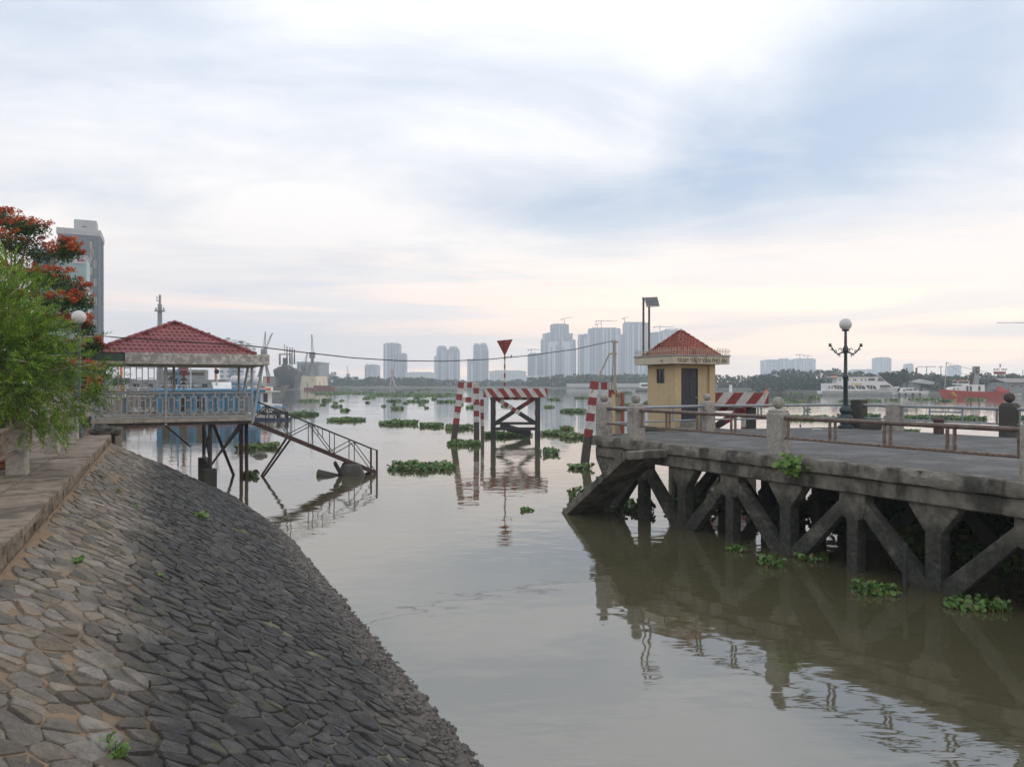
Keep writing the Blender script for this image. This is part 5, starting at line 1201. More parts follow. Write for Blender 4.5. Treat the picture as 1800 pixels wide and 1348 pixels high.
# -- blue workboat further left
O = V((-45.6, 84, 0)); f = V((.93, .36, 0)).normalized(); lc = Loc(O, f); t = thing('blue_workboat', 'low blue workboat with white upper rails behind the left lattice', 'boat', O)
hull(MB(), O, f, 11.5, 4.2, 0, .9, .3, .5).build('hull', ['maroon', 'maroon', 'dock_cream'], t, smooth=40); lc.part(t, 'wheelhouse', 'blue_paint', (-4.6, 1.5, -1.6, 1.6, .9, 2.6)); lc.part(t, 'roof', 'dock_grey', (-4.9, 4.6, -2, 2, 2.62, 2.8))
for x in (-4.2, -2.7, -1.2, .3): lc.part(t, 'window', 'glass_dark', (x, x+.9, -1.65, -1.605, 1.5, 2.3))
for x in (1.8, 3.0, 4.2): lc.part(t, 'roof_post', 'white_gloss', (x, x+.08, -1.8, -1.7, .9, 2.62))
for k in range(7): lc.part(t, 'roof_rail', 'white_gloss', (-4.8+k*1.3, -3.5+k*1.3, -1.95, -1.88, 3.75, 3.82), (-4.8+k*1.3, -3.5+k*1.3, -1.95, -1.88, 3.3, 3.35), (-4.8+k*1.3, -4.72+k*1.3, -1.95, -1.88, 2.8, 3.75))
lc.part(t, 'crate', 'white_gloss', (2.2, 3.4, -1.5, -.6, .9, 1.6)); lc.part(t, 'crate', 'dock_cream', (3.7, 4.5, -1.4, -.5, .9, 1.5))
# -- grey patrol ship with the tall mast
O = P(345, 672, 150); O = V((O.x, O.y, 0)); f = V((.97, .25, 0)).normalized(); lc = Loc(O, f); t = thing('grey_ship', 'grey patrol ship with a tall mast rising over the pavilion roof', 'ship', O)
hull(MB(), O, f, 36, 7, 0, 2.6, 1.2, .2).build('hull', ['naval_grey', 'naval_grey', 'naval_grey'], t, smooth=40)
lc.part(t, 'deckhouse', 'naval_grey', (-12, 6, -2.6, 2.6, 2.6, 4.9)); lc.part(t, 'bridge', 'naval_grey', (-6, 2, -2.2, 2.2, 4.9, 6.9)); lc.part(t, 'bridge_window', 'glass_dark', (-5.6, 1.8, -2.26, -2.21, 5.8, 6.4)); lc.part(t, 'funnel', 'maroon', (-3.2, -1.6, -1, 1, 6.9, 8.6)); lc.part(t, 'gun_shield', 'naval_grey', (8, 10.5, -1.4, 1.4, 3.2, 4.8), bevel=.3)
for x in (-11, -8.5, -6, -3.5, -1, 1.5, 4): lc.part(t, 'window', 'glass_dark', (x, x+1, -2.66, -2.61, 3.4, 4.1))
mx_ = P(281, 600, 151); mb = MB(); mb.tube((mx_.x, mx_.y, 2), (mx_.x, mx_.y, 13), .66, .58, 10).tube((mx_.x, mx_.y, 13), (mx_.x, mx_.y, 20.3), .50, .42, 10).tube((mx_.x, mx_.y, 20.3), (mx_.x, mx_.y, 22.2), .24, n=8); mb.build('mast', 'naval_grey', t, smooth=40)
for z, w in ((13.6, 1.5), (18.9, 1.75)): MB().box((mx_.x, mx_.y, z), (w, 1.4, .16)).box((mx_.x-w*.45, mx_.y, z+.35), (.2, .3, .6)).box((mx_.x+w*.45, mx_.y, z+.35), (.2, .3, .6)).build('mast_platform', 'naval_grey', t)
MB().box((mx_.x-.6, mx_.y, 21.4), (.12, .12, 1.1)).box((mx_.x-.3, mx_.y, 21), (.7, .1, .1)).build('antenna', 'naval_grey', t)
for x in (-14, 3.5): lc.part(t, 'crane_post', 'orange', (x, x+.4, -.3, .1, 2.6, 9.2))
# -- white two-deck excursion boat
O = Wt(1514, 695); f = V((.985, -.06, 0)).normalized(); O = V((O.x+.6, O.y+2.6, 0)); lc = Loc(O, f); t = thing('excursion_boat', 'white two-deck excursion boat with arched lower windows moored at the far bank', 'ship', O)
hull(MB(), O, f, 26.5, 5.4, 0, 1.55, 1.5, .42, .42).build('hull', ['hull_grey', 'white_gloss', 'white_gloss'], t, smooth=40)
lc.part(t, 'lower_deck', 'white_gloss', (-11.9, 5.5, -2.3, 2.3, 1.5, 4.05)); lc.part(t, 'upper_deck', 'white_gloss', (-8.2, 4.3, -2.15, 2.15, 4.06, 6.0)); lc.part(t, 'roof', 'white_gloss', (-10, 6.2, -2.4, 2.4, 6.0, 6.2))
wedge = MB()
for s_ in (-1,): wedge.slab([lc.p(4.3, -2.15, 6.0), lc.p(4.3, -2.15, 4.06), lc.p(8.6, -2.15, 4.06), lc.p(6.2, -2.15, 6.0)], lc.l*4.3)
wedge.build('wheelhouse', 'white_gloss', t)
MB().slab([lc.p(5.4, -2.2, 5.85), lc.p(4.9, -2.2, 4.75), lc.p(7.5, -2.2, 4.75), lc.p(6.2, -2.2, 5.85)], lc.l*.04).build('wheelhouse_window', 'glass_window', t)
wedge = MB().slab([lc.p(5.5, -2.3, 4.05), lc.p(5.5, -2.3, 2.2), lc.p(10.2, -2.0, 2.9), lc.p(8.8, -2.1, 4.05)], lc.l*4.2).build('fore_cabin', 'white_gloss', t)
for x in (-8.6, -5.0, -1.5, 2.1):
    pts = [(x, 2.1), (x-.9, 3.15), (x-.75, 3.4), (x+1.6, 3.4), (x+2.3, 2.9), (x+2.7, 2.1)]
    MB().slab([lc.p(a_, -2.34, z) for a_, z in pts], lc.l*.03).build('arched_window', 'glass_window', t)
    for q_ in (.3, 1.2): lc.part(t, 'window_bar', 'white_gloss', (x+q_, x+q_+.12, -2.38, -2.345, 2.1, 3.4))
pts = [(5.9, 2.6), (5.6, 3.4), (8.6, 3.55), (9.4, 2.95)]; MB().slab([lc.p(a_, -2.36, z) for a_, z in pts], lc.l*.04).build('arched_window', 'glass_window', t)
for x in (-11., -10.1):
    for z in (2.3, 2.85): lc.part(t, 'porthole', 'glass_dark', (x, x+.55, -2.34, -2.305, z, z+.35))
for x in (-7.4, -6.1, -5.3, -4.6, -2.9, -2.3, -.3, 1.0): lc.part(t, 'upper_window', 'glass_dark', (x, x+.36, -2.2, -2.155, 4.85, 5.5))
lc.part(t, 'upper_window', 'glass_window', (2.0, 4.2, -2.2, -2.155, 4.9, 5.7)); lc.part(t, 'name_board', 'yellow', (-3.5, -.2, -2.35, -2.305, 3.62, 3.98), label='yellow name lettering strip on the side')
lc.part(t, 'life_raft', 'orange', (-9.4, -7.8, -1, 0, 6.2, 6.6), bevel=.1); MB().lathe(lc.p(-3.2, 0, 6.2), [(.35, 0), (.18, 1.5), (.05, 1.7)], 8).build('mast', 'hull_dark', t); lc.part(t, 'awning', 'dock_grey', (-12, -8.2, -2.2, 2.2, 5.9, 5.99))
for x in (-11.8, -10.2): lc.part(t, 'awning_post', 'alu', (x, x+.08, -2.1, -2.0, 4.06, 5.9))
# -- small white cabin cruiser
O = Wt(1602, 695.5); f = V((1, -.05, 0)).normalized(); lc = Loc(O, f); t = thing('cabin_cruiser', 'small white cabin cruiser with red marks beside the excursion boat bow', 'boat', O)
hull(MB(), O, f, 11.5, 3, 0, 1.15, .5, .35, .45).build('hull', ['hull_grey', 'white_gloss', 'white_gloss'], t, smooth=40)
MB().slab([lc.p(-3.4, -1.1, 1.1), lc.p(2.4, -1.1, 1.2), lc.p(.6, -1.1, 2.6), lc.p(-3.0, -1.1, 2.7)], lc.l*2.2).build('cabin', 'white_gloss', t)
for x0, x1 in ((-2.1, -1.4), (-1.2, -.2)): lc.part(t, 'window', 'glass_dark', (x0, x1, -1.15, -1.105, 1.7, 2.2))
MB().slab([lc.p(.2, -1.14, 2.4), lc.p(.1, -1.14, 1.7), lc.p(1.5, -1.14, 1.7), lc.p(.75, -1.14, 2.4)], lc.l*.03).build('window', 'glass_window', t); lc.part(t, 'red_mark', 'paint_red', (-3.2, -2.4, -1.15, -1.105, 1.5, 1.9)); MB().tube(lc.p(-1, 0, 2.6), lc.p(-1, 0, 3.6), .05, n=6).build('mast', 'alu', t)
for x in (-4.5, -2.5, -.2, 2.0): MB().lathe(lc.p(x, -1.5, .55), [(.12, -.1), (.35, -.08), (.35, .08), (.12, .1)], 12, lc.l).build('tyre_fender', 'rubber', t)
# -- red and white rescue vessel
O = Wt(1716, 699); O = V((O.x, O.y+2, 0)); f = V((-1, .10, 0)).normalized(); lc = Loc(O, f); t = thing('red_vessel', 'red-hulled vessel with white deckhouse and yellow slanting bow stripe', 'ship', O)
hull(MB(), O, f, 18.5, 5, 0, 1.75, .75, .2, .4).build('hull', ['hull_red', 'hull_red', 'dock_grey'], t, smooth=40)
for k, (x, mt, w) in enumerate(((5.4, 'yellow', .5), (6.2, 'orange', .3), (2.3, 'orange', .09), (1.3, 'orange', .09), (.3, 'orange', .09), (-.7, 'orange', .09), (-1.9, 'orange', .09), (-2.9, 'orange', .09))):
    MB().slab([lc.p(x+.7, 2.55 if x < 4 else 2.25, 1.7), lc.p(x+.7+w, 2.55 if x < 4 else 2.15, 1.7), lc.p(x-.5+w, 2.38 if x < 4 else 2.1, .3), lc.p(x-.5, 2.38 if x < 4 else 2.15, .3)], lc.l*.06).build('hull_stripe', mt, t)
lc.part(t, 'deckhouse', 'white_gloss', (-2.6, 3.4, -1.8, 1.8, 1.75, 3.7)); MB().slab([lc.p(3.4, 1.8, 1.8), lc.p(6.4, 1.5, 2.1), lc.p(6.0, 1.5, 2.9), lc.p(3.4, 1.8, 3.3)], lc.l*-3.3).build('fore_house', 'white_gloss', t); lc.part(t, 'wheelhouse', 'white_gloss', (1.4, 4.6, -1.5, 1.5, 3.7, 4.9)); lc.part(t, 'wheelhouse_window', 'glass_dark', (1.6, 4.4, 1.505, 1.55, 4.1, 4.7), (4.605, 4.65, -1.3, 1.3, 4.1, 4.7))
lc.part(t, 'wheelhouse_roof', 'orange', (1.2, 4.8, -1.65, 1.65, 4.9, 5.02))
for x in (-1.4, .9, 1.8): lc.part(t, 'door', 'glass_dark', (x, x+.55, 1.805, 1.85, 1.9, 3.3))
for x in (4.4, 5.4): lc.part(t, 'porthole', 'glass_dark', (x, x+.4, 1.62, 1.72, 2.4, 2.7))
MB().tube(lc.p(-.2, 0, 3.7), lc.p(-.2, 0, 6.8), .12, .08, 8).tube(lc.p(-.2, 0, 6.7), lc.p(.6, 0, 7.1), .12, n=8).build('exhaust', 'maroon', t); MB().tube(lc.p(2, .6, 5), lc.p(2, .6, 6.3), .25, .3, 10).build('ventilator', 'hull_dark', t); MB().tube(lc.p(3, .6, 5), lc.p(3, .6, 6.0), .2, .26, 10).build('ventilator', 'hull_dark', t)
lc.part(t, 'winch', 'naval_grey', (-6.5, -3.5, -1.2, 1.2, 1.8, 2.6)); lc.part(t, 'deck_box', 'hull_red', (-9.0, -5.5, -2, 2.2, 1.78, 2.4), (-7.2, -6.2, 1, 2.1, 2.4, 3.2)); lc.part(t, 'stern_frame', 'naval_grey', (-9, -8.8, 1.6, 1.8, 1.8, 4.0), (-5.6, -5.4, 1.6, 1.8, 1.8, 4.0), (-9, -5.4, 1.6, 1.8, 3.9, 4.1))
# -- small boats near the far bank
O = Wt(1133, 687.5); lc = Loc(O, V((1, 0, 0))); t = thing('far_launch', 'small white launch far off beside the booth wall', 'boat', O); hull(MB(), O, V((1, 0, 0)), 9, 3, 0, 1.4, .6).build('hull', ['hull_dark', 'dock_grey', 'dock_grey'], t); lc.part(t, 'cabin', 'white_gloss', (-2.4, 2.6, -1.2, 1.2, 1.4, 4.2), bevel=.3); lc.part(t, 'window', 'glass_dark', (-1.8, 2, -1.25, -1.205, 2.4, 3.4))
O = Wt(1286, 695); lc = Loc(O, V((1, 0, 0))); t = thing('navigation_buoy_boat', 'low grey boat with a small red-topped post seen over the striped board', 'boat', O); hull(MB(), O, V((1, 0, 0)), 11, 3, 0, 1.1, .4).build('hull', ['hull_grey', 'hull_grey', 'dock_grey'], t); MB().tube(lc.p(-.3, 0, 1), lc.p(-.3, 0, 3.6), .6, .45, 10).build('post', 'white_gloss', t); MB().tube(lc.p(-.3, 0, 3.6), lc.p(-.3, 0, 4.5), .55, n=10).build('post_top', 'maroon', t)
O = Wt(1347, 692); o = MB().lathe(O, [(1.0, -.3), (1.1, .6), (.5, 1.2), (.15, 1.4), (.12, 2.6)], 12).build('red_buoy', 'hull_red', origin=O, smooth=40); tag(o, 'red buoy floating past the end of the striped board', 'buoy')
# ================================================================== FAR SHORE AND CITY
rk = random.Random(31)
def cloud_tree(name, rx, rz, hgt, n, size, seed, trunk=.3, mat='leaf_bank'):
    """tree prototype meshes: crown of leaf clumps with gaps, trunk with limbs"""
    rg = random.Random(seed); cr = MB(); tr = MB()
    nb = 9; tr.path([(0, 0, -.5), (.1, 0, hgt*.3), (0, .1, hgt*.62)], [trunk, trunk*.75, trunk*.35], 7)
    for k in range(nb):
        th = rg.uniform(0, 6.28); rr = rx*rg.uniform(.2, .75); c = V((math.cos(th)*rr, math.sin(th)*rr, hgt-rz+rg.uniform(-.55, .6)*rz)); r = rx*rg.uniform(.32, .5)
        tr.path([(0, 0, hgt*.35), tuple(c)], [trunk*.4, trunk*.12], 5); leaves(cr, c, (r, r, r*rz/rx*.9), n//nb, size, size*.7, rg, .5)
    return cr.mesh('crown', mat), tr.mesh('trunk', 'trunk_far')
TP = [cloud_tree('a', 4.5, 3.2, 9, 1900, .55, 1), cloud_tree('b', 3.4, 3.6, 9, 1600, .5, 2), cloud_tree('c', 5.5, 2.6, 8, 1900, .6, 3), cloud_tree('d', 1.3, 4.5, 11, 900, .45, 4, .2)]
TPF = [cloud_tree('e', 6.5, 5.0, 13, 700, 1.1, 5, .4, 'leaf_far'), cloud_tree('f', 8, 4.4, 11, 800, 1.2, 6, .4, 'leaf_far')]
def plant(k, loc, s_, label, group, far=False, nm='bank_tree'):
    cr, tr = (TPF if far else TP)[k]; t = thing(nm, label, 'tree', loc, group); t.scale = (s_, s_, s_); t.rotation_euler = (0, 0, rk.uniform(0, 6))
    for n_, me in (('crown', cr), ('trunk', tr)):
        o = bpy.data.objects.new(n_, me); col.objects.link(o); o.parent = t
    return t
# trees on the right-hand far bank
ORD = ('first', 'second', 'third', 'fourth', 'fifth', 'sixth', 'seventh', 'eighth', 'ninth', 'tenth', 'eleventh', 'twelfth'); seen = {}
def ordinal(key, text):
    k = seen.get(key, 0); seen[key] = k+1; return text.format(ORD[k])
def tree_label(px):
    for lim_, txt in ((1400, '{} green tree behind the end of the striped board on the right bank'), (1460, '{} green tree left of the excursion boat stern'), (1600, '{} green tree standing behind the white excursion boat'), (1660, '{} green tree behind the tin-roofed shed'), (1745, '{} green tree behind the red vessel'), (9999, '{} green tree behind the grey house at the right edge')):
        if px < lim_: return ordinal(txt, txt)
for k, (px, yt, Z, kind) in enumerate(sorted(((1345, 656, 335, 2), (1372, 654, 330, 0), (1398, 658, 326, 2), (1360, 664, 325, 2), (1412, 662, 318, 0), (1434, 661, 312, 2), (1450, 663, 306, 0), (1325, 655, 345, 1), (1470, 655, 325, 0), (1500, 650, 330, 2), (1522, 651, 318, 0),
        (1560, 648, 300, 1), (1572, 650, 298, 2), (1590, 655, 296, 0), (1618, 656, 310, 2), (1637, 655, 318, 0), (1652, 657, 316, 2), (1680, 656, 320, 0), (1705, 662, 300, 2), (1730, 660, 305, 0), (1748, 650, 310, 0), (1766, 652, 312, 1), (1785, 654, 320, 2), (1800, 650, 330, 0), (1825, 650, 330, 0)))):
    p = P(px, 672, Z); top = H+(HY-yt)/F*Z; s_ = (top-1)/(9, 9, 8, 11)[kind]
    plant(kind, (p.x, p.y, .95), s_, tree_label(px), 'trees on the right far bank')
for px, yt, Z, lab in ((1421, 651, 308, 'dark slim cypress-like tree left of the ornate lamp'), (1708, 648, 262, 'tall dark narrow tree behind the red vessel'), (1594, 642, 290, 'slender tree with a small round crown above the tin shed')):
    p = P(px, 672, Z); top = H+(HY-yt)/F*Z; plant(3 if Z != 290 else 1, (p.x, p.y, .95), (top-1)/11 if Z != 290 else (top-1)/9*.98, lab, None)
# the wooded strips that read as one mass
def wood(name, label, runs, mat):
    mb = MB(); rg = random.Random(len(runs)+3)
    for px0, px1, yt, Z, step in runs:
        px = px0
        while px < px1:
            top = H+(HY-yt+rg.uniform(-2.5, 2.2))/F*Z; r = top*rg.uniform(.42, .75); c = P(px, 672, Z+rg.uniform(-8, 14))
            leaves(mb, (c.x, c.y, top*.52), (r*1.1, r, top*.5), 170, r*.42, r*.3, rg, .55); px += r*F/Z*rg.uniform(.7, 1.2)
    o = mb.build(name, mat); tag(o, label, 'wood', kind='stuff')
wood('far_wood', 'hazy belt of trees along the far shore', [(560, 760, 664, 640, 1), (740, 960, 668, 640, 1), (935, 1170, 662, 560, 1), (985, 1060, 658, 575, 1), (1060, 1150, 658, 560, 1), (1260, 1350, 660, 420, 1), (1370, 1480, 649, 470, 1), (1470, 1660, 657, 430, 1), (1640, 1850, 660, 400, 1)], 'leaf_far')
wood('bank_scrub', 'green scrub along the right far water line', [(1335, 1465, 668, 322, 1), (1440, 1600, 668, 305, 1), (1640, 1690, 672, 285, 1)], 'leaf_bank')
for k, (px, yt, Z, kind) in enumerate(sorted(((578, 649, 600, 0), (592, 660, 590, 1), (604, 664, 580, 1), (622, 661, 585, 1), (646, 661, 590, 1), (665, 664, 590, 1), (720, 662, 600, 1), (732, 664, 590, 1), (566, 660, 610, 1), (760, 664, 600, 1)))):
    p = P(px, 672, Z); plant(kind, (p.x, p.y, .95), (H+(HY-yt)/F*Z-1)/(13, 11)[kind], ordinal('hz', '{} hazy round-crowned tree on the shore right of the dry dock'), 'hazy trees right of the dry dock', True, 'shore_tree')
# trees on the near left bank, behind the pavilion lattice
for k, (px, yt, Z, kind) in enumerate(sorted(((150, 640, 62, 0), (185, 655, 70, 0), (120, 630, 75, 0), (205, 660, 90, 1), (222, 652, 120, 0), (245, 660, 170, 2), (235, 655, 140, 0), (170, 650, 110, 0), (60, 620, 80, 0), (20, 600, 85, 0)))):
    p = P(px, 672, Z); p.x -= 2; plant(kind, (p.x, p.y, GZ-.05), max(.28, (H+(HY-yt)/F*Z-GZ)/9), ordinal('pv', '{} green tree on the left bank behind the pavilion lattice'), 'trees behind the pavilion')
# ---- towers
def tower_mat(name, c0, c1, fl, bay):
    m = bpy.data.materials.new(name); m.use_nodes = True; q = NG(m.node_tree); b = m.node_tree.nodes['Principled BSDF']
    x, y, z = q.sep(q.n('ShaderNodeNewGeometry').outputs['Position']); u = q.m('ADD', x, q.m('MULTIPLY', y, .37))
    f1 = q.smooth(q.m('ABSOLUTE', q.m('SUBTRACT', q.m('FRACT', q.m('DIVIDE', z, fl)), .5)), .16, .26); f2 = q.smooth(q.m('ABSOLUTE', q.m('SUBTRACT', q.m('FRACT', q.m('DIVIDE', u, bay)), .5)), .22, .3)
    q.put(b.inputs['Base Color'], q.mix(q.m('MAXIMUM', f1, f2), c1, c0)); b.inputs['Roughness'].default_value = .6; MAT[name] = m
tower_mat('tower_grey', (.26, .285, .31), (.07, .09, .115), 3.6, 6.0); tower_mat('tower_pale', (.62, .64, .66), (.16, .19, .22), 3.6, 5.0); tower_mat('tower_dark', (.15, .17, .19), (.05, .065, .08), 3.6, 6.0)
def tower(label, Z, blocks, mat='tower_grey', depth=30., ribs=True, zb=.9):
    xs = [b_[0] for b_ in blocks]+[b_[1] for b_ in blocks]; cx_ = (min(xs)+max(xs))/2; c = P(cx_, 672, Z)
    t = thing('tower_block', label, 'building', (c.x, c.y, zb), 'hazy towers on the horizon')
    for k, bl in enumerate(blocks):
        px0, px1, yt = bl[:3]; dz_ = bl[3] if len(bl) > 3 else 0; mt = bl[4] if len(bl) > 4 else mat
        a, b = P(px0, yt, Z), P(px1, yt, Z); dd = depth*(1-.12*k)
        body = MB().bb(a.x, b.x, Z+dz_+.3*k, Z+dz_+dd, zb, a.z).build('wing', mt, t)
        if ribs:
            x = a.x+.6; rgt = random.Random(int(px0*7+k))
            while x < b.x-1.2:
                w_ = rgt.choice((.9, 1.2, 2.4, 3.4)); w_ = min(w_, b.x-.3-x); pale_bay = rgt.random() < .5; hz_ = a.z-zb-rgt.choice((1, 1, 5, 9))
                MB().box((x+w_/2, Z+dz_+.3*k-.5, zb+hz_/2), (w_, 1.0, hz_)).build('facade_bay', 'tower_pale' if pale_bay else 'tower_dark', body); x += w_+rgt.choice((1.4, 2.6, 4.2, 6.))
            for j in range(rgt.randint(1, 3)): xx = rgt.uniform(a.x+2, b.x-2); MB().box((xx, Z+dz_+8, a.z+1.4), (rgt.uniform(1.5, 4), 4, 2.8)).build('roof_unit', mt, body)
        MB().bb(a.x+.12*(b.x-a.x), b.x-.12*(b.x-a.x), Z+dz_+4, Z+dz_+dd-4, a.z, a.z+1.6).build('plant_room', mt, body)
    return t
TZ0 = 1150.
tower('small pale block standing low left of the tall slab', 1620, [(641, 664, 642)]); tower('tall slab tower with a lower wing on its right', 1552, [(674, 702, 604), (702, 713, 622)], 'tower_grey')
tt = tower('twin towers with rounded tops, left pair', 1552, [(767, 786, 614), (788, 807, 615), (763, 770, 627), (783, 790, 617)])
def dome(t, px, yt, w, Z): MB().lathe(P(px, yt+6, Z+13), [(w, 0), (w*.93, 4), (w*.6, 7.3), (w*.55, 7.5), (.2, 7.8)], 8).build('rounded_top', 'tower_grey', t)
dome(tt, 776.5, 608, 10.8, 1552); dome(tt, 797.5, 609, 10.8, 1552)
tt = tower('twin towers with rounded tops behind the triangle mark, right pair', 1552, [(832, 844, 610), (844, 857, 609), (821, 833, 633), (855, 858.5, 616)]); dome(tt, 838, 604, 7.3, 1552); dome(tt, 850, 603, 7.6, 1552)
tower('squat dark block left of the widest tower', 1485, [(928, 953, 622)], 'tower_dark')
tt = tower('broad stepped tower with paler lower wings in the centre of the skyline', 1552, [(955, 1007, 586), (968, 1000, 570), (951, 1012, 597), (963, 982, 602, -8, 'tower_pale'), (988, 1004, 602, -8, 'tower_pale'), (1000, 1013, 611)])
tower('wide flat-topped tower left of the cable pole', 1552, [(1036, 1091, 577), (1018, 1096, 588), (1017, 1030, 597)]); tower('tall tower right behind the cable pole', 1552, [(1098, 1140, 567), (1110, 1142, 570)]); tower('tower half hidden behind the booth roof', 1593, [(1141, 1200, 585), (1165, 1192, 581)])
tower('faint far block, left of two above the right bank', 2000, [(1343, 1390, 633), (1372, 1388, 631)]); tower('faint far block, right of two above the right bank', 2000, [(1397, 1434, 631)]); tower('faint far slab above the excursion boat', 2000, [(1542, 1567, 629)]); tower('faint thin tower above the tin shed', 2000, [(1598, 1606, 640)]); tower('faint low block above the red vessel', 2000, [(1676, 1690, 643)]); tower('faint low blocks above the excursion boat stern', 2010, [(1500, 1542, 650)])
tower('low pale building behind the pavilion roof on the right', 560, [(386, 402, 599), (402, 428, 605)], 'tower_pale'); tower('pale low apartment row behind the shipyard trees', 1300, [(713, 762, 655), (860, 925, 652), (900, 1010, 662)], 'tower_pale', ribs=False)
o = MB().bb(P(996, 0, 540).x, P(1131, 0, 540).x, 538, 540, 1., H-2/F*540).build('white_boundary_wall', 'paint_white', origin=P(1060, 680, 540)); o.location.z; tag(o, 'long low white wall on the far bank behind the cable pole', 'wall')
# tower cranes
def tower_crane(px, yb, yt, x0, x1, Z, label, tilt=0.):
    b, tp = P(px, yb, Z), P(px, yt, Z); t = thing('tower_crane', label, 'crane', b, 'tower cranes on the skyline'); w = .9*Z/1150
    MB().beam(b-V((0, 0, 2)), tp, w, w, V((0, 1, 0))).build('mast', 'crane_steel', t); a, c = P(x0, yt+1.5-tilt*.2, Z), P(x1, yt+1.5-tilt, Z); MB().beam(a, c, w*.8, w*.8).build('jib', 'crane_steel', t); MB().beam(tp, a.lerp(c, .85), w*.3, w*.3).beam(tp, a, w*.3, w*.3).build('tie_bars', 'crane_steel', t)
    MB().box(a+V((0, 0, -1)), (2.4*Z/1150, 2, 2.6)).build('counterweight', 'crane_steel', t)
tower_crane(992, 570, 560, 987, 1006, 1552, 'crane with raised jib on the broad stepped tower', 4); tower_crane(1057, 577, 563, 1048, 1085, 1552, 'crane with level jib on the wide flat tower'); tower_crane(1050, 577, 569, 1047, 1058, 1555, 'small second crane on the wide flat tower', 3); tower_crane(1098, 567, 559, 1095, 1105, 1552, 'crane on the left edge of the tall tower behind the pole', 4)
tower_crane(1160, 583, 573, 1150, 1186, 1593, 'crane above the tower behind the booth roof'); tower_crane(1190, 585, 577, 1170, 1198, 1596, 'thin crane right above the booth roof'); tower_crane(934, 622, 613, 929, 950, 1485, 'crane on the squat dark block'); tower_crane(1406, 631, 622, 1400, 1416, 2000, 'very faint left crane above the right bank'); tower_crane(1420, 631, 624, 1414, 1428, 2000, 'very faint right crane above the right bank')
tower_crane(1835, 640, 566, 1850, 1752, 420, 'lattice crane jib reaching in from the right edge')
# ---- glass towers on the left bank
LA_, LB_ = TA, NS
pm('glass_blue', (.028, .055, .09), (.05, .085, .125), .05, .4, dirt=(.075, .115, .155), dscale=.03, damt=.6, spec=.3); pm('glass_teal', (.15, .27, .28), (.21, .33, .335), .04, .4, dirt=(.26, .37, .37), dscale=.05, damt=.6, spec=.3); pm('spandrel', (.09, .11, .13), None, 1, .6); pm('panel_ochre', (.34, .27, .17), None, 1, .7); pm('tower_concrete', (.30, .31, .32), (.36, .37, .38), .1, .8)
def gtower(label, C, wl, dp, ztop, mats, nfl):
    t = thing('glass_tower', label, 'building', (C.x, C.y, GZ), 'glass towers on the left bank')
    def G(i, j, z): return C+LB_*i+LA_*j+V((0, 0, z))
    def gb(mb, i0, i1, j0, j1, z0, z1): return mb.box(G((i0+i1)/2, (j0+j1)/2, (z0+z1)/2), (i1-i0, j1-j0, z1-z0), LB_, LA_)
    gb(MB(), -wl, 0, 0, dp, GZ-.1, ztop).build('glass_wall', mats[0], t)
    for k in range(1, nfl): gb(MB(), -wl-.06, .06, -.06, dp+.06, GZ+(ztop-GZ)*k/nfl-.12, GZ+(ztop-GZ)*k/nfl+.12).build('floor_band', mats[1], t)
    return t, G, gb
C1 = V((-223, 400, 0)); t, G, gb = gtower('tall blue-grey glass tower with a concrete box on its roof', C1, 19.5, 27, 82.5, ('glass_blue', 'spandrel'), 17)
gb(MB(), -20.1, .6, -.6, 27.6, 83.2, 86.4).build('crown_band', 'tower_concrete', t); gb(MB(), -19.6, .1, -.1, 27.1, 82.5, 83.2).build('crown_recess', 'spandrel', t); gb(MB(), -12.6, -2.0, 6, 18, 86.4, 92.6).build('roof_box', 'tower_concrete', t); gb(MB(), -9, -6.6, 5.95, 6.0, 88.6, 89.2).build('vent', 'glass_dark', t)
for k, x in enumerate((-18.5, -16.3, -14, -11.6, -9.3, -7.0, -5.0, -3.4, -1.9, -.3)): gb(MB(), x-.16, x+.16, -.5, -.07, GZ, 82.4).build('mullion', 'spandrel', t)
for x, z in ((-4.6, 76), (-4.2, 72), (-4.9, 62), (-2.8, 66), (-2.8, 56), (-4.9, 50), (-2.6, 46), (-4.6, 40), (-2.8, 34), (-4.8, 28), (-2.6, 22), (-4.6, 70)): gb(MB(), x, x+1.3, -.30, -.08, z, z+4.2).build('ochre_panel', 'panel_ochre', t)
for y in (3, 8, 13.5, 19, 24): gb(MB(), .07, .4, y-.12, y+.12, GZ, 82.4).build('mullion', 'spandrel', t)
C2 = P(152, 672, 330); C2.z = 0; t, G, gb = gtower('lower pale teal glass building in front of the blue tower', C2, 14, 18, 60.0, ('glass_teal', 'glass_teal'), 18)
gb(MB(), -20.5, -14.02, 2, 16, GZ, 63).build('side_wing', 'glass_blue', t)
for x in (-12, -9.5, -7, -4.6, -2.2): gb(MB(), x-.1, x+.1, -.28, -.07, GZ, 59.8).build('mullion', 'glass_teal', t)
gb(MB(), -14.3, .3, -.3, 18.3, 60, 60.8).build('parapet', 'tower_concrete', t); gb(MB(), -5.2, -.3, -.5, -.35, 57.2, 59.8).build('roof_sign', 'paint_white', t, label='small white and red sign near the top'); gb(MB(), -3.6, -.6, -.56, -.51, 57.8, 59.2).build('roof_sign', 'paint_red', t)
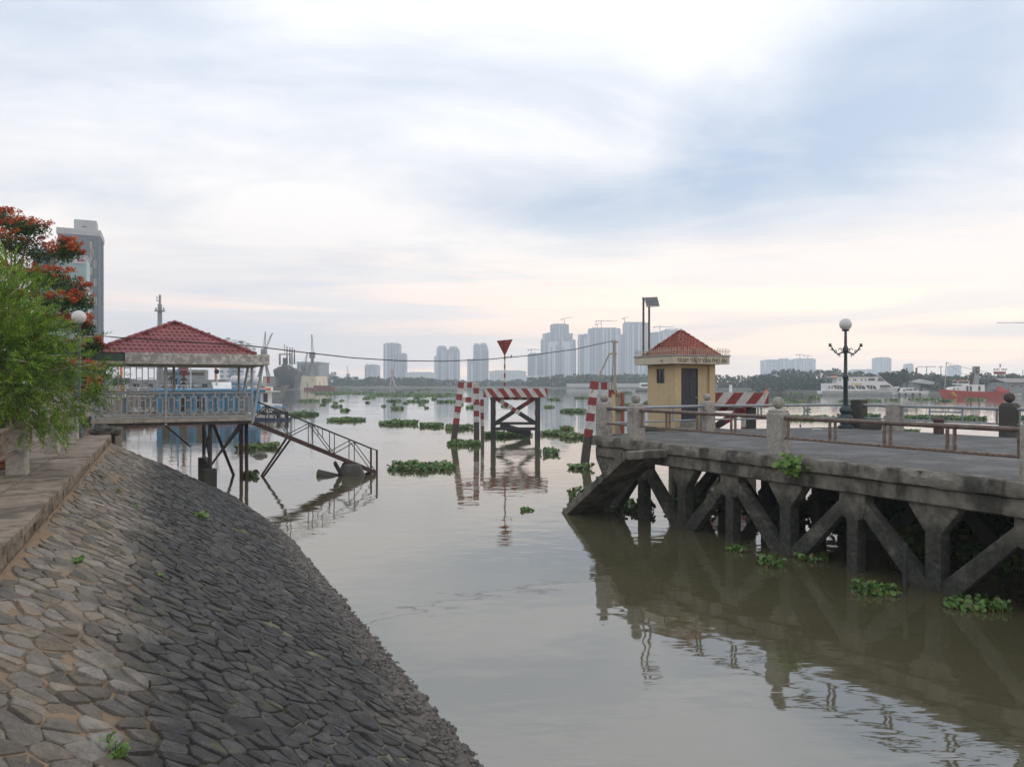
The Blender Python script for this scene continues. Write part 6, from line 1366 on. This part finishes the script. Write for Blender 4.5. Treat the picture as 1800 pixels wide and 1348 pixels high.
# ---- dry dock and shipyard
ZD = 430.
def pb(mb, px0, px1, yt, yb, Z, dp, z0=None):
    a, b = P(px0, yt, Z), P(px1, yb, Z); return mb.bb(a.x, b.x, Z, Z+dp, 0 if z0 is None and b.z < 2 else b.z, a.z)
t = thing('dry_dock', 'floating dry dock with cream and grey end walls', 'dry dock', (P(510, 0, ZD).x, ZD, 0))
w = MB(); a, b, c, d = P(530, 661, ZD), P(555, 661, ZD), P(557.5, 690, ZD), P(527, 690, ZD); c.z = d.z = -.5; w.slab([a, b, c, d], V((0, 26, 0))).build('end_wall', 'dock_cream', t)
w = MB(); a, b, c, d = P(463, 661, ZD), P(484, 662, ZD), P(486, 690, ZD), P(460, 690, ZD); c.z = d.z = -.5; w.slab([a, b, c, d], V((0, 26, 0))).build('end_wall', 'dock_grey', t); w = MB(); a, b, c, d = P(462.5, 662, ZD-.3), P(469, 662, ZD-.3), P(469, 690, ZD-.3), P(460, 690, ZD-.3); c.z = d.z = -.4; w.slab([a, b, c, d], V((0, .2, 0))).build('wall_face', 'dock_cream', t)
pb(MB(), 470, 545, 684, 690, ZD+4, 40).build('dock_floor', 'dock_grey', t)
for px0, px1 in ((452, 459.5), (519.5, 526.5)):
    lt = MB(); a, b, c, d = P(px0, 660, ZD-2), P(px1, 660, ZD-2), P(px1, 688, ZD-2), P(px0, 688, ZD-2)
    for p0, p1 in ((a, d), (b, c)): lt.beam(p0, p1, .35, .35, V((0, 1, 0)))
    for k in range(3): 
        f0, f1 = k/3, (k+1)/3; lt.beam(a.lerp(d, f0), b.lerp(c, f1), .22, .22).beam(b.lerp(c, f0), a.lerp(d, f1), .22, .22).beam(a.lerp(d, f0), b.lerp(c, f0), .22, .22)
    lt.build('lattice_tower', 'crane_steel', t)
t = thing('docked_ship', 'dark bow-on ship with cluttered upperworks in the dry dock', 'ship', (P(502, 0, ZD).x, ZD+8, 1.))
hb = MB(); sec = [(480.5, 652), (523, 652), (522, 662), (517, 676), (512, 685), (492, 685), (486, 676), (482, 662)]; fr = [P(x, y, ZD+8) for x, y in sec]; hb.slab(fr, V((-14, 60, 0)))
bowp = P(502, 650, ZD-4); hb.add([fr[0], fr[1], fr[4], fr[5], bowp, P(502, 684, ZD+4)], [(0, 4, 5, 3), (4, 1, 2, 5), (0, 1, 4)]); hb.build('hull', 'hull_dark', t)
rc = random.Random(2)
up = MB()
for k in range(90):
    px = rc.uniform(481, 522); yb = 653; yt = 652-rc.uniform(.5, 15)*(1-abs(px-501)/26)**1.0; w_ = rc.uniform(.5, 2.6); pb(up, px-w_/2, px+w_/2, yt, yb, ZD+9+rc.uniform(0, 12), rc.uniform(1, 4))
up.build('upperworks', 'ship_clutter', t)
pb(MB(), 497, 501.5, 629, 642, ZD+12, 3).build('funnel', 'hull_dark', t)
gf = MB(); pb(gf, 490, 491.8, 622, 642, ZD+12, 2); pb(gf, 511.2, 513, 622, 642, ZD+12, 2); pb(gf, 490, 513, 621.5, 623.6, ZD+14.1, 1.6); gf.build('gantry', 'dock_grey', t)
for px, yt in ((504.5, 609), (509.5, 611), (513.5, 611), (517.5, 614)): MB().tube(P(px, 640, ZD+16), P(px, yt, ZD+16), .55, .3, 8).build('derrick_post', 'hull_dark', t)
MB().tube(P(500.5, 625, ZD+15), P(500.5, 605, ZD+15), .16, n=6).beam(P(497.5, 612, ZD+15), P(504, 612, ZD+15), .12, .12).beam(P(499, 607, ZD+15), P(502.5, 607, ZD+15), .12, .12).build('radio_mast', 'hull_dark', t)
t = thing('dock_shed', 'large pale corrugated shed behind the dry dock', 'building', (P(541, 0, 560).x, 560, 1)); pb(MB(), 522, 561, 638, 682, 560, 30).build('wall', 'shed_wall', t)
for k in range(11): pb(MB(), 522+k*3.6, 523+k*3.6, 638.4, 682, 559.6, .38).build('wall_rib', 'shed_wall', t)
a = P(541, 636, 560); MB().bb(P(521, 0, 560).x, P(562, 0, 560).x, 559.5, 591, a.z-.8, a.z+.1).build('roof', 'shed_roof', t)
def harbour_crane(px, yb, ycab, Z, booms, label, mat='crane_steel', sc_=1.):
    t = thing('harbour_crane', label, 'crane', P(px, yb, Z), 'shipyard cranes'); k = Z/430*sc_
    a = P(px, yb, Z); c = P(px, ycab, Z); m_ = a.lerp(c, .55)
    for sx in (-1, 1):
        for sy in (-1, 1): MB().beam(a+V((sx*2.6*k, sy*2.*k, 0)), m_+V((sx*1.1*k, sy*1.*k, 0)), .7*k, .7*k, V((0, 1, 0))).build('leg', mat, t)
    MB().box(m_, (3.2*k, 3*k, 1.0*k)).build('platform', mat, t); MB().beam(m_, c, 1.5*k, 1.5*k, V((0, 1, 0))).build('column', mat, t); MB().box(c+V((0, 0, 1.2*k)), (2.8*k, 3*k, 3.4*k)).build('machine_house', mat, t)
    for bx, by in booms:
        tip = P(bx, by, Z); b0 = c+V((.3*k, 0, 1.2*k)); lt = MB()
        for s_ in (-1, 1): lt.beam(b0+V((s_*.55*k, 0, 0)), tip+V((s_*.16*k, 0, 0)), .22*k, .22*k)
        n = 10
        for j in range(n):
            s_ = 1 if j % 2 else -1; f0, f1 = j/n, (j+1)/n; lt.beam(b0.lerp(tip, f0)+V((s_*.5*k*(1-f0), 0, 0)), b0.lerp(tip, f1)-V((s_*.5*k*(1-f1), 0, 0)), .13*k, .13*k)
        lt.beam(c+V((-.8*k, 0, 4*k)), tip, .1*k, .1*k); lt.build('boom', mat, t)
harbour_crane(464, 662, 622, 428, ((466.5, 583), (479, 585)), 'tall double-boom harbour crane at the left end of the dry dock'); harbour_crane(549, 661, 628, 434, ((548, 588),), 'harbour crane with upright boom on the cream dock wall'); harbour_crane(535, 662, 650, 470, ((540, 621),), 'smaller slanting crane behind the dry dock'); harbour_crane(690, 682, 656, 620, ((699, 623),), 'pale pinkish crane slanting on the shore below the slab tower', 'crane_pink', .7); harbour_crane(612, 676, 662, 640, ((609.5, 643),), 'slim crane among the hazy shore trees', 'crane_pink', .6); harbour_crane(1640, 668, 660, 420, ((1636, 652),), 'tiny slanting crane behind the right bank sheds', 'crane_steel', .6)
O = P(575, 684, 410); O.z = 0; t = thing('moored_barge', 'dark maroon barge lying at the end of the dry dock', 'barge', O); MB().bb(O.x-12, O.x+5, O.y-3, O.y+3, -.4, 1.4).build('hull', 'maroon', t); MB().bb(O.x-7, O.x+2, O.y-2, O.y+2, 1.4, 2.6).build('hold_cover', 'maroon', t)
for dx_ in (-11, -4, 4): MB().tube((O.x+dx_, O.y, 1.3), (O.x+dx_, O.y, 4.2), .2, n=6).build('post', 'hull_dark', t)
# ---- buildings and poles on the right bank
O = P(1625, 690, 285); O.z = 1; t = thing('tin_shed', 'open-sided shed with pale tin roof on the right bank', 'shed', O); xa, xb = P(1603, 0, 285).x, P(1655, 0, 285).x
MB().slab([V((xa-.6, 283, H+.0)), V((xa+3.2, 283, H+1.1)), V((xb+.5, 282, H-1.0)), V((xb-2.5, 282, H-1.25))], V((2.2, 9, .2))).build('roof', 'shed_roof', t); MB().bb(xa+.3, xa+2.7, 284, 292, .9, H-.2).build('wall', 'shed_wall', t); MB().bb(xa+2.75, xb-1, 291, 292, .9, H-.5).build('back_wall', 'dock_grey', t)
for k in range(5): MB().tube((xa+3+k*(xb-xa-3.4)/4, 283.4, .9), (xa+3+k*(xb-xa-3.4)/4, 283.4, H-.4), .1, n=6).build('post', 'steel_dark', t)
MB().bb(xa+2.7, xb, 282.6, 282.75, 1.9, 2.0).bb(xa+2.7, xb, 282.6, 282.75, 1.4, 1.5).build('rail', 'white_gloss', t)
for k, (x0, x1) in enumerate(((-3, 2), (4, 8))): MB().bb(O.x+x0, O.x+x1, 278, 281, -.4, 1.0).build('pontoon', 'hull_dark', t)
O = P(1800, 690, 262); O.z = 1; t = thing('grey_house', 'long low grey house with two windows at the right edge', 'house', O); xa = P(1768, 0, 262).x
MB().bb(xa, xa+22, 262, 272, .9, H+.0).build('wall', 'shed_wall', t); MB().slab([V((xa-.8, 260.8, H-.1)), V((xa+22.6, 260.8, H-.1)), V((xa+22.6, 267, H+1.3)), V((xa-.8, 267, H+1.3))], V((0, 0, .15))).slab([V((xa-.8, 267, H+1.3)), V((xa+22.6, 267, H+1.3)), V((xa+22.6, 273, H-.1)), V((xa-.8, 273, H-.1))], V((0, 0, .15))).build('roof', 'dock_grey', t)
for x in (1.6, 4.6, 9, 13): 
    wv = MB().bb(xa+x, xa+x+1.4, 261.9, 261.98, H-2.0, H-.8).build('window', 'white_gloss', t); MB().bb(xa+x+.1, xa+x+1.3, 261.85, 261.89, H-1.9, H-.9).build('pane', 'glass_dark', wv)
O = Wt(1780, 696); lc = Loc(O, V((1, 0, 0))); t = thing('open_skiff', 'small pale skiff moored in front of the grey house', 'boat', O); hull(MB(), O, V((1, 0, 0)), 6, 1.8, 0, .6, .3).build('hull', ['dock_grey', 'white_gloss', 'dock_grey'], t); lc.part(t, 'awning', 'paint_grey', (-2, 1.5, -.8, .8, 1.6, 1.7)); [lc.part(t, 'awning_post', 'alu', (x, x+.08, -.75, -.67, .5, 1.6)) for x in (-1.9, 1.3)]
O = P(1714, 690, 268); O.z = 1; t = thing('signal_tower', 'narrow checkered signal tower behind the red vessel', 'tower', O)
a, b = P(1714.5, 665, 268), P(1721, 644, 268); MB().bb(a.x, b.x, 268, 269.4, .9, P(0, 658, 268).z).build('shaft', 'tower_concrete', t); MB().bb(a.x-.1, b.x+.2, 267.8, 269.6, P(0, 658, 268).z, b.z).build('head', 'dock_grey', t)
for yt, yb_, mt in ((645.5, 649.5, 'maroon'), (652, 655, 'hull_dark')): MB().bb(a.x+.1, a.x+1.0, 267.6, 267.79, P(0, yb_, 268).z, P(0, yt, 268).z).build('signal_panel', mt, t)
O = P(1757, 690, 275); O.z = 1; t = thing('red_billboard', 'long red banner sign with small flags on posts behind the bank', 'sign', O); a, b = P(1747, 653, 275), P(1768, 658, 275); MB().bb(a.x, b.x, 275, 275.2, b.z, a.z).build('board', 'paint_red', t)
for px in (1748.5, 1767): q_ = P(px, 658, 275); MB().tube((q_.x, 275.1, .9), (q_.x, 275.1, q_.z+.3), .1, n=6).build('post', 'steel_grey', t)
for k in range(9):
    q_ = P(1747+k*2.6, 652, 275); mb = MB().tube((q_.x, 275.1, a.z-.2), (q_.x, 275.1, a.z+1.1+(2. if k == 4 else 0)), .04, n=5).build('flag_staff', 'steel_grey', t); z = a.z+(.5 if k != 4 else 1.6); MB().bb(q_.x+.04, q_.x+.45, 275.08, 275.11, z, z+(.55 if k != 4 else 1.2)).build('flag', 'paint_red' if k % 2 == 0 else 'cloth_white', t)
def pole(px, yb, yt, Z, r, label, mat, lean=0, head=None):
    O = P(px, yb, Z); O.z = .9; t = thing('bank_pole', label, 'pole', O, 'poles on the right bank'); tp = P(px+lean, yt, Z); MB().tube(O, tp, r, r*.7, 8).build('shaft', mat, t)
    if head: MB().bb(tp.x-head, tp.x+head, tp.y-.3, tp.y+.3, tp.z-.25, tp.z).build('cap', mat, t)
    return tp
pl1 = pole(1660.5, 690, 637, 270, .2, 'leaning pale pole carrying wires left of the red vessel', 'bark_pale', 3); pole(1594, 690, 646, 288, .3, 'thick dark pole at the corner of the tin shed', 'hull_dark'); pole(1611, 680, 646, 300, .5, 'short stout dark chimney-like post above the tin shed', 'maroon'); pole(1654, 685, 644, 330, .22, 'thin pale mast left of the leaning pole', 'crane_steel', 0, .8); pole(1629, 685, 644, 340, .22, 'mast with wide cross platform above the tin shed', 'crane_steel', 0, 4.2); pole(1343, 680, 654, 420, .15, 'thin dark mast above the right bank trees', 'hull_dark'); pole(1742, 690, 656, 280, .12, 'thin post left of the red banner', 'hull_dark'); pole(1798, 690, 650, 270, .14, 'thin post at the right edge', 'crane_steel')
for k, (mid, end) in enumerate((((1690, 645), (1742, 656)), ((1690, 656), (1712, 661)))):
    o = MB().path([pl1, P(*mid, 272), P(*end, 278)], .06, 4).build('overhead_wire', 'cable', origin=pl1); tag(o, ('upper', 'lower')[k]+' wire running from the leaning pale pole', 'wire')
